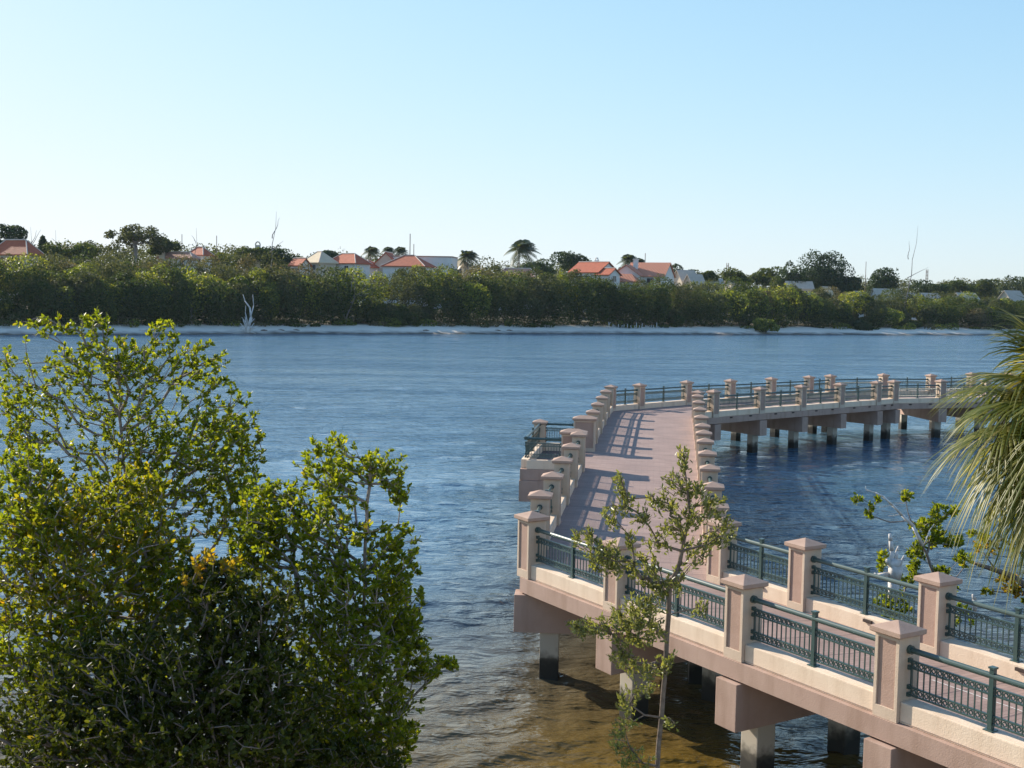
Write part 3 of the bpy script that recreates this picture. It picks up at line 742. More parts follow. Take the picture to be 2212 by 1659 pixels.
def leafy_tree(name, label, cat, trunk, blobs, seed, mats, barkm, tipr=.0035, rmax=None, bias=None, group=None, step=.2, alpha=.3, **kw):
    g = np.random.default_rng(seed)
    pts, kind = blob_points(blobs, g)
    trunk = [np.array(t, float) for t in trunk]
    t = thing(name, label, cat, trunk[0], 0, group); o3 = trunk[0]
    pos, par, rad, tips = grow(trunk, pts, g, step=step, alpha=alpha, tip=tipr, rmax=rmax)
    # order of tips differs from pts: find the kind by position
    d = norm(pos[tips] - pos[par[tips]])
    kd = np.array([kind[int(np.argmin(np.sum((pts - pos[x]) ** 2, 1)))] for x in tips])
    V, Q, idx = rosettes(pos[tips], d, g, **kw)
    lf = np.repeat(g.uniform(0, 1, len(idx)) ** 1.2 * .75 + .25 * g.uniform(0, 1, len(tips))[idx], 1)
    tint = np.repeat(lf, 2)
    mi = np.repeat(kd[idx], 2)
    npmesh('foliage', V - o3, Q, mats, t, tint=tint, mi=mi)
    wood('branches', pos - o3, par, rad, barkm, t)
    return t

def G(px, py, y): return aty(px, py, y)
# --- the mangroves in front, left ---
def base_at(px, y, z=-.25):
    x = (px - PW / 2) / F * y; return np.array([x, y, z])
leafy_tree('mangrove_tree', 'tall airy mangrove with grey stems at the left edge, topmost against the far beach', 'tree',
    [base_at(300, 16.6), G(300, 1500, 16.8), G(285, 1200, 17), G(262, 930, 17), G(255, 780, 17)],
    [(25, 850, 60, 110, 17, .6, 70), (25, 1010, 70, 80, 16.8, .6, 70), (330, 1010, 220, 90, 16.8, .8, 110), (270, 900, 255, 175, 17, 1.2, 491), (430, 1000, 150, 130, 16.6, 1.0, 238), (200, 700, 50, 32, 17, .4, 36), (355, 720, 40, 34, 17, .3, 22), (90, 705, 75, 30, 17, .4, 30),
     (230, 780, 150, 60, 17, .8, 165), (430, 790, 70, 60, 17, .6, 66), (500, 930, 75, 110, 17, .7, 146), (60, 900, 80, 90, 17, .8, 82), (500, 1080, 80, 110, 16.5, .8, 165), (250, 1120, 250, 120, 16.6, 1.1, 310),
     (330, 1350, 200, 200, 16, 1, 364)],
    11, [MANG], BARKG, nl=(8, 12), L=(.050, .084), rmax=.021, alpha=.22)
leafy_tree('mangrove_tree', 'bright green mangrove reaching right over open water, middle of the picture', 'tree',
    [base_at(760, 13.6), G(770, 1640, 13.8), G(785, 1400, 14), G(788, 1200, 14), G(800, 1010, 14)],
    [(715, 1010, 90, 72, 14, .6, 136), (830, 1010, 50, 50, 14, .4, 54), (690, 1130, 120, 110, 13.9, .8, 219), (865, 1055, 25, 40, 14, .3, 26), (600, 1110, 60, 80, 14.2, .6, 110), (545, 1190, 70, 70, 13.9, .6, 130), (850, 1180, 65, 60, 14, .5, 62),
     (730, 1270, 150, 100, 13.8, .9, 346), (860, 1280, 65, 110, 14, .6, 165), (740, 1430, 170, 130, 13.6, 1, 602), (880, 1400, 50, 90, 14, .5, 136), (965, 1430, 32, 16, 14, .3, 22), (915, 1450, 40, 30, 14, .4, 32),
     (720, 1590, 170, 100, 13.4, .9, 474), (850, 1560, 70, 100, 13.8, .5, 127), (560, 1130, 60, 110, 14.2, .6, 146)],
    12, [MANG], BARKG, nl=(8, 12), L=(.050, .082), rmax=.02, alpha=.22)
leafy_tree('mangrove_tree', 'yellowing mangrove in the lower left with golden leaf clusters', 'tree',
    [base_at(200, 13.2), G(190, 1640, 13.4), G(180, 1400, 13.6), G(170, 1250, 13.8)],
    [(60, 1010, 70, 60, 13.8, .5, 82, 0), (150, 1110, 160, 90, 13.8, .8, 383, 1), (290, 1060, 80, 60, 13.8, .5, 127, 1), (40, 1150, 100, 100, 13.7, .7, 219, 0), (310, 1170, 110, 90, 13.7, .7, 273, 1),
     (150, 1270, 240, 110, 13.5, 1, 602, 1), (140, 1420, 250, 120, 13.3, 1, 602, 0), (380, 1280, 110, 90, 13.6, .8, 273, 0)],
    13, [MANG, MANGY], BARKG, nl=(8, 12), L=(.050, .082), rmax=.02, alpha=.25)
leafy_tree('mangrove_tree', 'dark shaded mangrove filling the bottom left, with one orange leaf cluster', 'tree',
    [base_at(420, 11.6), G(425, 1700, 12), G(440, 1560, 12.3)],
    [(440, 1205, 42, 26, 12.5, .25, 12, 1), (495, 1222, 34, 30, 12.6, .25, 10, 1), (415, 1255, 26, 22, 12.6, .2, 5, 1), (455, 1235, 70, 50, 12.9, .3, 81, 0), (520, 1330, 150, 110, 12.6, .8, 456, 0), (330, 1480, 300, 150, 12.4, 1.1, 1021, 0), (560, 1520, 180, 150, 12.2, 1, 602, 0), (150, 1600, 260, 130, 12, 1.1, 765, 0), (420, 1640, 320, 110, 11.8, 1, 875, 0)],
    14, [MANG_SHADE, ORANGE], BARK, nl=(8, 12), L=(.050, .082), rmax=.02, alpha=.25)
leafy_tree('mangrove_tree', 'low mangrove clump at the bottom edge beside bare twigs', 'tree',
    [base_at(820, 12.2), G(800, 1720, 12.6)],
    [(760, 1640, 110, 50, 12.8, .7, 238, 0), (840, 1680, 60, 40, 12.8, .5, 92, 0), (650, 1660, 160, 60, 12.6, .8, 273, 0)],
    15, [MANG_SHADE], BARK, nl=(8, 12), L=(.050, .082), rmax=.02)
# --- buttonwood sapling before the near run ---
leafy_tree('sapling', 'slender young tree with narrow olive leaves in front of the near railing', 'tree',
    [base_at(1415, 12.4, 0), G(1420, 1655, 12.4), G(1432, 1500, 12.4), G(1440, 1380, 12.4), G(1446, 1270, 12.4), G(1468, 1215, 12.4), G(1490, 1110, 12.4), G(1478, 1000, 12.4)],
    [(1475, 985, 16, 26, 12.4, .15, 14), (1455, 1040, 30, 26, 12.4, .25, 20), (1505, 1055, 40, 30, 12.4, .25, 26), (1550, 1090, 30, 40, 12.4, .25, 22), (1430, 1075, 40, 24, 12.4, .25, 24), (1490, 1110, 50, 35, 12.3, .3, 34),
     (1565, 1140, 36, 30, 12.4, .25, 26), (1500, 1180, 60, 40, 12.4, .3, 36), (1445, 1130, 28, 26, 12.4, .2, 16),
     (1338, 1040, 16, 26, 12.2, .15, 14), (1350, 1080, 34, 24, 12.2, .2, 20), (1320, 1110, 26, 20, 12.2, .2, 13), (1390, 1110, 30, 26, 12.2, .2, 16), (1365, 1155, 26, 24, 12.2, .2, 14), (1420, 1160, 24, 40, 12.2, .2, 16),
     (1262, 1160, 28, 26, 12.1, .2, 18), (1300, 1180, 46, 22, 12.1, .25, 28), (1330, 1215, 50, 26, 12.1, .25, 30), (1275, 1205, 26, 18, 12.1, .2, 12),
     (1390, 1215, 46, 40, 12.3, .3, 34), (1420, 1260, 46, 30, 12.3, .3, 34), (1465, 1250, 24, 34, 12.4, .2, 14), (1515, 1310, 22, 18, 12.5, .15, 8),
     (1385, 1305, 56, 30, 12.1, .3, 44), (1335, 1330, 56, 32, 12, .3, 44), (1270, 1350, 38, 24, 12, .25, 30), (1235, 1345, 14, 16, 12, .15, 8), (1395, 1355, 50, 36, 12.1, .3, 44), (1340, 1375, 44, 26, 12, .25, 28),
     (1345, 1410, 36, 16, 12, .2, 16), (1380, 1440, 50, 24, 12.1, .25, 28), (1440, 1430, 26, 34, 12.3, .2, 18), (1400, 1485, 30, 24, 12.2, .2, 12),
     (1345, 1510, 34, 28, 12.1, .2, 20), (1350, 1560, 34, 22, 12.1, .2, 14), (1330, 1600, 40, 24, 12.1, .2, 12), (1370, 1635, 44, 24, 12.1, .25, 18), (1445, 1560, 26, 20, 12.3, .2, 6)],
    21, [BUTT], BARK, nl=(8, 12), L=(.038, .066), wr=.19, up=.9, spread=.75, back=.16, alpha=.2, blunt=.7, tipr=.0022, rmax=.027)
# --- mangroves on the right, beyond the near run ---
leafy_tree('mangrove_bush', 'small mangrove with bare white topmost limb in the water on the right', 'tree',
    [base_at(2060, 26.5, -.4), G(2040, 1330, 26.4), G(2018, 1240, 26.3), G(1992, 1176, 26.2), G(1972, 1138, 26.2)],
    [(1855, 1076, 14, 10, 26, .2, 8), (1880, 1105, 14, 18, 26, .2, 14), (1896, 1080, 10, 10, 26, .15, 6), (1955, 1070, 16, 13, 26.2, .2, 13), (2025, 1103, 26, 20, 26.4, .3, 26), (2060, 1104, 13, 14, 26.4, .2, 12),
     (2000, 1138, 44, 26, 26.3, .4, 56), (2034, 1166, 50, 18, 26.4, .4, 56), (2072, 1168, 14, 12, 26.4, .2, 12), (1978, 1190, 22, 20, 26.2, .3, 26), (1976, 1232, 16, 24, 26.1, .3, 24), (2080, 1205, 20, 20, 26.6, .3, 22),
     (1905, 1210, 16, 22, 25.8, .3, 22), (1950, 1255, 26, 14, 25.9, .3, 18), (2030, 1230, 26, 18, 26.4, .3, 18), (2050, 1265, 26, 20, 26.4, .3, 18), (1930, 1310, 50, 36, 25.8, .5, 60), (2070, 1330, 40, 30, 26.2, .5, 24)],
    31, [MANG], BARKG, nl=(7, 10), L=(.08, .12), tipr=.0032, alpha=.2)
leafy_tree('mangrove_bush', 'sparse mangrove with yellow autumn leaves hanging beside the palm', 'tree',
    [base_at(2330, 24.5, -.3), G(2270, 1270, 24.5), G(2200, 1190, 24.4), G(2150, 1150, 24.4)],
    [(2110, 1155, 26, 16, 24.4, .3, 14), (2130, 1178, 40, 22, 24.4, .3, 14, 1), (2170, 1250, 30, 22, 24.4, .3, 20, 1), (2195, 1270, 26, 16, 24.4, .3, 18, 1), (2135, 1278, 14, 6, 24.4, .2, 6), (2240, 1290, 40, 22, 24.4, .4, 40)],
    32, [MANGY, ORANGE], BARK, nl=(5, 8), L=(.09, .12), tipr=.006, alpha=.2)

# --- bleached driftwood pieces ---
def limbs(name, label, cat, lines, mat, group=None, part='trunk'):
    """lines: list of ([(point, radius), ...]); first one is the trunk, the rest limbs"""
    b0 = lines[0][0][0]; t = thing(name, label, cat, b0, 0, group); g = random.Random(5)
    for k, ln in enumerate(lines):
        mb = MB()
        for (a, ra), (b, rb) in zip(ln[:-1], ln[1:]): mb.tube(a - b0, b - b0, ra, rb, 8)
        mb.build(part if k == 0 else 'limb', mat, t, smooth=True)
    return t
y_ = 25.9; K_ = 1.05
limbs('dead_branch', 'bare white dead limb rising through the small mangrove on the right', 'branch',
    [[(G(1993, 1178, y_), .038 * K_), (G(1972, 1136, y_), .036 * K_), (G(1949, 1113, y_), .03 * K_), (G(1928, 1091, y_), .026 * K_), (G(1907, 1072, y_), .02 * K_), (G(1890, 1064, y_), .014 * K_), (G(1871, 1058, y_), .009 * K_), (G(1870, 1050, y_), .005 * K_)],
     [(G(1926, 1089, y_), .012 * K_), (G(1908, 1095, y_), .010 * K_), (G(1900, 1096, y_), .006 * K_)], [(G(1944, 1111, y_), .012 * K_), (G(1930, 1114, y_), .010 * K_), (G(1918, 1115, y_), .006 * K_)],
     [(G(1997, 1176, y_), .014 * K_), (G(2008, 1146, y_), .012 * K_), (G(2018, 1132, y_), .008 * K_)]], DRIFT)
y_ = 25.6
limbs('driftwood', 'white gnarled stump with upright prongs behind the inner railing', 'driftwood',
    [[(G(1928, 1300, y_), .10), (G(1932, 1250, y_), .14), (G(1936, 1222, y_), .17), (G(1922, 1212, y_), .10), (G(1912, 1214, y_), .05)],
     [(G(1924, 1216, y_), .055), (G(1926, 1190, y_), .05), (G(1924, 1168, y_), .045), (G(1922, 1153, y_), .03)],
     [(G(1934, 1212, y_), .045), (G(1938, 1190, y_), .035), (G(1941, 1180, y_), .02)],
     [(G(1942, 1222, y_), .045), (G(1950, 1208, y_), .03), (G(1953, 1200, y_), .015)],
     [(G(1920, 1240, y_), .05), (G(1895, 1243, y_), .04), (G(1888, 1240, y_), .03)]], DRIFT)
y_ = 24.
limbs('dead_branch', 'thin dark dead branch angled low beside the palm fronds', 'branch',
    [[(G(2300, 1330, y_), .06), (G(2190, 1245, y_), .055), (G(2140, 1228, y_), .05), (G(2105, 1217, y_), .03)], [(G(2150, 1230, y_), .02), (G(2125, 1195, y_), .012)]], BARK)
limbs('driftwood', 'short white upright stub poking out of the water right of the tall pillar', 'driftwood',
    [[(G(2106, 1320, 24.6), .04), (G(2105, 1295, 24.6), .05), (G(2101, 1284, 24.6), .02)], [(G(2108, 1310, 24.6), .02), (G(2096, 1300, 24.6), .012)]], DRIFT)

# --- fan palm at the right edge ---
def fan_palm(name, label, crown, nfr, seed, rad=1.0, mat=PALM, ground_z=.3, droop=1.0, group=None, wseg=.0155):
    g = np.random.default_rng(seed); crown = np.array(crown); t = thing(name, label, 'palm', (crown[0], crown[1], ground_z), 0, group)
    o3 = np.array([crown[0], crown[1], ground_z])
    pos = np.array([[math.sin(k * .9) * .04 * rad, 0, 0] for k in range(9)]) + np.linspace(0, 1, 9)[:, None] * (crown - o3)
    rr = np.full(9, .16 * rad); V, Q = tubes(pos[:-1], pos[1:], rr[:-1], rr[1:] * .97, 12)
    npmesh('trunk', V, Q, BARKG, t, smooth=True)
    for f in range(nfr):
        VV, QQ, TT = [], [], []
        azm = f * 2.39996 + g.uniform(-.25, .25); el = R(78) - (f / nfr) * R(136) + g.uniform(-.1, .1)
        h = np.array([math.cos(azm), math.sin(azm), 0]); d = h * math.cos(el) + np.array([0, 0, math.sin(el)])
        side = np.array([-math.sin(azm), math.cos(azm), 0]); up = np.cross(d, side) * -1
        if up[2] < 0 and el > -.2: up = -up
        pet = g.uniform(.55, .75) * rad
        c0 = crown - o3; ps = [c0 + d * .05]
        for k in range(1, 6):
            tt = k / 5; ps.append(c0 + d * pet * tt + np.array([0, 0, -.14 * pet * tt * tt]) * max(.2, math.cos(el)))
        ps = np.array(ps); v, q = tubes(ps[:-1], ps[1:], np.full(5, .014 * rad), np.full(5, .011 * rad), 4)
        VV.append(v); QQ.append(q); TT.append(np.full(len(q), .9)); nb = len(v)
        hub = ps[-1]; d2 = norm(ps[-1] - ps[-3]); d2 = norm(d2 + np.array([0, 0, -.25])); side2 = norm(np.cross(d2, up)); up2 = norm(np.cross(side2, d2))
        ns = 58
        for s in range(ns):
            a = (s / (ns - 1) - .5) * R(250); L = rad * g.uniform(.66, .86) * (1 - .28 * abs(a) / R(125)); wv = wseg * rad * g.uniform(.8, 1.15)
            sdv = d2 * math.cos(a) + side2 * math.sin(a) + up2 * (.32 * math.cos(a) - .1) * .6
            sdv = norm(sdv); ws = norm(np.cross(sdv, up2) + g.normal(size=3) * .15); nn = np.cross(ws, sdv)
            st = []; dr = droop * g.uniform(.7, 1.35) * (.35 + .9 * f / nfr)
            for k, (tt, wk) in enumerate(((0, .25), (.35, .95), (.62, .8), (.84, .45), (1.0, .05))):
                c = hub + sdv * L * tt + np.array([0, 0, -1]) * dr * L * .62 * max(0, tt - .22) ** 2 - sdv * dr * L * .2 * max(0, tt - .4) ** 2
                st += [c - ws * wv * wk, c + nn * wv * wk * .5, c + ws * wv * wk]
            VV.append(np.array(st)); q = []
            for k in range(4):
                q += [(3 * k, 3 * k + 1, 3 * k + 4, 3 * k + 3), (3 * k + 1, 3 * k + 2, 3 * k + 5, 3 * k + 4)]
            QQ.append(np.array(q) + nb); nb += 15; TT.append(np.full(8, g.uniform(0, 1) ** 1.5))
        npmesh('frond', np.concatenate(VV), np.concatenate(QQ), mat, t, tint=np.concatenate(TT))
    return t
fan_palm('fan_palm', 'green fan palm with drooping pale-tipped fronds cut by the right edge', G(2372, 893, 10.6), 54, 5, rad=1.08, droop=1.25)

# ------------------------------------------------------------------ far shore vegetation
def clump_shell(c, r, n, g, size, flat=.0, low=-.35):
    """leaf sprays over a lumpy ellipsoid"""
    c = np.array(c); r = np.array(r)
    nl = 9; ld = norm(g.normal(size=(nl, 3))); ld[:, 2] = np.abs(ld[:, 2]) * .9; lr = g.uniform(.18, .42, nl)
    v = norm(g.normal(size=(n * 2, 3))); v = v[v[:, 2] > low][:n]
    bump = np.ones(len(v))
    for k in range(nl): bump += lr[k] * np.exp(-np.sum((v - ld[k]) ** 2, 1) / .16) * .55
    rr = bump * g.uniform(.70, 1.0, len(v)) ** .6
    P = c + v * r * rr[:, None]
    nrm = norm(v + g.normal(size=v.shape) * .75)
    S = norm(np.cross(nrm, g.normal(size=v.shape))); T_ = np.cross(nrm, S)
    s = (size * g.uniform(.55, 1.3, len(v)))[:, None]
    V = np.stack([P - S * s, P - T_ * s * .55, P + S * s, P + T_ * s * .55], 1).reshape(-1, 3)
    Q = np.arange(len(V)).reshape(-1, 4)
    return V, Q, v
PX_C = [-300, 0, 200, 400, 600, 800, 1000, 1200, 1400, 1600, 1800, 2000, 2212, 2500]
FRONT = [600, 606, 606, 604, 602, 600, 600, 602, 614, 628, 642, 652, 658, 672]      # lit shoulders of the front bushes
SKY_ = [560, 552, 546, 550, 560, 577, 578, 592, 606, 616, 628, 640, 652, 664]       # tops of the scrub behind
GAPS = [float(far_at(q, 712, 8)[0]) for q in (20, 130, 905, 945, 990, 1535, 1625, 1930, 2030)]
def in_gap(x, t): return any(abs(x - (gx - 1.136 * (t - 8))) < 2.0 for gx in GAPS)
def jobs():
    g = np.random.default_rng(99)
    for row, (t0, frac, dx) in enumerate(((14.5, 0., 26), (19, .25, 30), (25, .55, 36), (32, .8, 42), (40, 1.0, 50))):
        px = -420.
        while px < 2650:
            px += dx * g.uniform(.75, 1.25)
            fr = np.interp(px, PX_C, FRONT); sk = np.interp(px, PX_C, SKY_); yt = fr + (sk - fr) * frac + g.normal() * 9 + 9 * math.sin(px * .021 + row * 1.7) * math.sin(px * .0083 + row) + 5 * math.sin(px * .057 + 2 * row)
            yield g, row, px, yt, t0 + g.uniform(-1.2, 1.8)
VV, QQ, TT, MI, nb = [], [], [], [], 0
gl = np.random.default_rng(17)
for px in np.arange(-400, 2620, 19.):            # low growth creeping out onto the sand
    if gl.uniform() < .45: continue
    p = far_at(px + gl.uniform(-9, 9), 690, gl.uniform(9.0, 12.5)); gz = float(ground(p[0], p[1])); h = gl.uniform(.5, 1.9)
    V, Q, v = clump_shell((p[0], p[1], gz + h * .35), (gl.uniform(.8, 2.4), 1.1, h * .6), 240, gl, .2, low=-.6)
    VV.append(V); QQ.append(Q + nb); nb += len(V); TT.append(gl.uniform(0, .8, len(Q))); MI.append(np.full(len(Q), int(gl.choice([0, 0, 2, 1]))))
for g, row, px, yt, t in jobs():
    p = far_at(px, yt, t); gz = float(ground(p[0], p[1])); hgt = max(2.5, p[2] - gz)
    gap = in_gap(p[0], t)
    if gap: hgt *= g.uniform(.3, .5)
    rx = g.uniform(2.0, 4.6) * (.6 if gap else 1); base_t = g.uniform(0, .6)
    dry = g.uniform() < (.05 if row < 2 else .14)
    zc = gz + hgt * .52
    V, Q, v = clump_shell((p[0], p[1], zc), (rx, rx * .9, hgt * .44), 1700 if row < 2 else 1100, g, .25 if row < 2 else .24, low=-.95 if row == 0 else -.4)
    VV.append(V); QQ.append(Q + nb); nb += len(V); TT.append(np.clip(g.uniform(0, 1, len(Q)) ** 1.6 * .75 + base_t * .45, 0, 1)); MI.append(np.full(len(Q), 1 if dry else int(g.choice([0, 0, 2, 3])) if row < 2 else int(g.choice([0, 3, 3, 2]))))
    if row == 0:      # leafy skirt in front, down to the sand
        V, Q, v = clump_shell((p[0] + g.uniform(-1.5, 1.5), p[1] - 1.6, gz + hgt * .28), (rx * .9, 1.8, hgt * .34), 800, g, .24, low=-.9)
        VV.append(V); QQ.append(Q + nb); nb += len(V); TT.append(np.clip(g.uniform(0, 1, len(Q)) ** 1.8 * .7 + base_t * .3, 0, 1)); MI.append(np.zeros(len(Q)))
sc_ = npmesh('shoreline_thicket', np.concatenate(VV), np.concatenate(QQ), [SCRUB, DRYLEAF, SCRUBY, HAZEL], None, tint=np.concatenate(TT), mi=np.concatenate(MI))
tag(sc_, 'dense green thicket lining the far sandy beach', 'thicket', kind='stuff')

def broad_tree(name, label, px, py_top, py_bot, half_px, t, seed, mat=FICUS, n=4200, size=.42, lobes=12, ls=1.0, dome=False, flat=1.0, group=None, bark=BARK, fill=.5):
    """tree seen from px-half to px+half, its crown between the two heights, on the land t metres behind the waterline"""
    g = np.random.default_rng(seed); top = far_at(px, py_top, t); bot = far_at(px, py_bot, t)
    sc = top[1] / F; rx = half_px * sc; gz = float(ground(top[0], top[1])); H_ = top[2] - bot[2]
    o3 = np.array([top[0], top[1], gz]); root = thing(name, label, 'tree', o3, 0, group)
    zc = bot[2] + H_ * .45; n = int(n * 1.7); size *= .8
    VV, QQ, TT, nb = [], [], [], 0; cents = []
    for k in range(lobes):
        a = g.uniform(0, 6.28); rr = math.sqrt(g.uniform(0, 1)) * .72; u = g.uniform(-.75, .5)
        k2 = math.sqrt(max(.1, 1 - u * u))
        if dome:
            rr = math.sqrt(g.uniform(0, 1)) * .92; u = math.sqrt(1 - rr * rr) * .98 - .42 - abs(g.normal()) * .42; k2 = 1
        c = np.array([math.cos(a) * rr * rx * k2, math.sin(a) * rr * rx * k2 * .8, zc - gz + u * H_ * .5]); cents.append(c)
        r = np.array([rx * g.uniform(.34, .5) * ls, rx * g.uniform(.32, .46) * ls, H_ * g.uniform(.26, .36) * flat * (1 if ls == 1 else ls * 1.25)])
        V, Q, v = clump_shell(c, r, n // lobes, g, size, low=-.6)
        VV.append(V); QQ.append(Q + nb); nb += len(V); TT.append(np.clip(g.uniform(0, 1, len(Q)) ** 1.5 * .8 + g.uniform(0, .25), 0, 1))
    npmesh('crown', np.concatenate(VV), np.concatenate(QQ), mat, root, tint=np.concatenate(TT))
    tr = [np.array([0, 0, -.2]), np.array([g.normal() * .2, 0, (bot[2] - gz) * .6 + .5]), np.array([0, 0, max(.8, zc - gz - H_ * .3)])]
    pos, par, rad, tips = grow(tr, np.array(cents), g, step=.6, alpha=.1, tip=.06, expo=2.2)
    wood('trunk', pos, par, np.maximum(rad, .05), bark, root)
    return root
# distinct trees above the thicket
broad_tree('umbrella_tree', 'wide umbrella-shaped tree on the left skyline', 293, 472, 545, 70, 62, 41, HAZEL, n=2300, size=.34, lobes=64, ls=.34, dome=True, flat=.9, bark=BARKG)
broad_tree('tree', 'grey-green round tree beside the umbrella-shaped tree', 352, 512, 552, 34, 66, 42, SCRUB, n=1600, lobes=8)
broad_tree('tree', 'dark evergreen over the red roof at the left edge', 8, 486, 545, 48, 75, 43, FICUS, n=2600, lobes=10)
broad_tree('tree', 'small round tree right of the left edge roof', 92, 510, 545, 16, 80, 44, FICUS, n=700, lobes=5)
broad_tree('tree', 'dark low tree behind the bare tall snag', 610, 526, 585, 50, 70, 45, FICUS, n=2200, lobes=9)
broad_tree('tree', 'dark low tree right of the bell arch chimney', 712, 538, 566, 36, 80, 46, FICUS, n=1500, lobes=8)
broad_tree('tree', 'dark spreading tree behind the red hip roofed house', 1232, 541, 590, 40, 75, 47, FICUS, n=1800, lobes=8)
broad_tree('tree', 'rounded dark tree right of the striped roof house', 1478, 570, 618, 36, 72, 48, FICUS, n=1900, lobes=9)
broad_tree('big_tree', 'largest dark tree on the right skyline with two lobes', 1775, 543, 640, 64, 70, 49, FICUS, n=7000, lobes=20)
broad_tree('tree', 'dark lobe tree adjoining the largest tree on its left', 1716, 556, 640, 38, 66, 50, FICUS, n=2400, lobes=9)
broad_tree('tree', 'greyish tree left of the largest dark tree', 1655, 572, 615, 42, 82, 51, SCRUB, n=1900, lobes=9)
broad_tree('tree', 'dense dome-shaped dark tree beside the tall thin snag', 1910, 570, 645, 48, 70, 52, FICUS, n=3000, lobes=12)
for k, (px, a, b, hw, lab) in enumerate(((2010, 605, 640, 40, 'low tree right of the tall thin snag'), (2075, 602, 635, 34, 'low dark tree before the far pale roofs'), (2130, 600, 640, 28, 'small rounded tree near the right edge skyline'),
        (2190, 592, 645, 42, 'broad dark tree at the right edge skyline'), (1590, 580, 612, 40, 'hazy low tree behind the pale roofs'), (1530, 585, 610, 26, 'hazy small tree behind the pale gables'),
        (1150, 560, 592, 60, 'grey-green tree below the windblown palm'), (470, 540, 575, 60, 'olive tree before the small red roof'), (150, 520, 560, 60, 'olive tree left of the umbrella-shaped tree'), (1830, 590, 625, 30, 'low tree between the two dark domes'),
        (1430, 583, 606, 22, 'small olive bush right of the palms behind the house'), (2240, 598, 650, 50, 'tree beyond the right edge skyline'), (1845, 612, 650, 30, 'olive tree among the pale roofs'), (1690, 600, 645, 30, 'palmetto-like tree before the largest dark tree'), (538, 528, 575, 44, 'olive scrub tree left of the bell arch'), (575, 534, 580, 26, 'olive scrub tree right of the bell arch'))):
    broad_tree('tree', lab, px, a, b, hw, 58 + (k % 4) * 7 if px < 1900 else 70 + (k % 4) * 10, 60 + k, SCRUB if k % 3 else FICUS, n=1500, lobes=8)
# the far tree line that closes the horizon
VV, QQ, TT, nb = [], [], [], 0; g = np.random.default_rng(5)
BACK = ([-300, 0, 200, 450, 600, 750, 950, 1100, 1250, 1450, 1600, 1800, 2000, 2212, 2500], [520, 522, 524, 531, 547, 553, 563, 567, 571, 580, 592, 600, 604, 603, 604])
for px in np.arange(-420, 2700, 14):
    tb = g.uniform(95, 170); p = far_at(px, np.interp(px, *BACK) + g.normal() * 5 + 3, tb); gz = float(ground(p[0], p[1])); h = p[2] - gz
    V, Q, v = clump_shell((p[0], p[1], gz + h * .52), (g.uniform(3.2, 5.5), 4, h * .46), 1000, g, .36, low=-.9)
    VV.append(V); QQ.append(Q + nb); nb += len(V); TT.append(np.clip(g.uniform(0, .75, len(Q)) + g.uniform(0, .25), 0, 1))
for px in np.arange(-500, 2800, 17):
    H0 = HZ + ROLL * (px - PW / 2); p = far_at(px, H0 - 14 - abs(g.normal()) * 9, g.uniform(150, 320)); gz = float(ground(p[0], p[1])); h = p[2] - gz
    V, Q, v = clump_shell((p[0], p[1], gz + h * .5), (g.uniform(4, 8), 4, h * .48), 260, g, .8, low=-.5)
    VV.append(V); QQ.append(Q + nb); nb += len(V); TT.append(np.clip(g.uniform(0, .8, len(Q)), 0, 1))
o = npmesh('distant_woods', np.concatenate(VV), np.concatenate(QQ), HAZEL, None, tint=np.concatenate(TT)); tag(o, 'distant strip of woods along the skyline', 'woods', kind='stuff')
# distinct bushes by the water
for k, (px, a, b, hw, t, lab, mt) in enumerate(((1655, 688, 719, 27, 3, 'small round bush at the water edge on the right of the beach', SCRUBY), (2112, 655, 706, 45, 13, 'brownish dry bush beside the palm at the beach', DRYLEAF), (1868, 690, 714, 26, 9, 'dark bush reaching onto the beach right of the round bush', FICUS))):
    broad_tree('bush', lab, px, a, b, hw, t, 90 + k, mt, n=1900, lobes=9, size=.3)

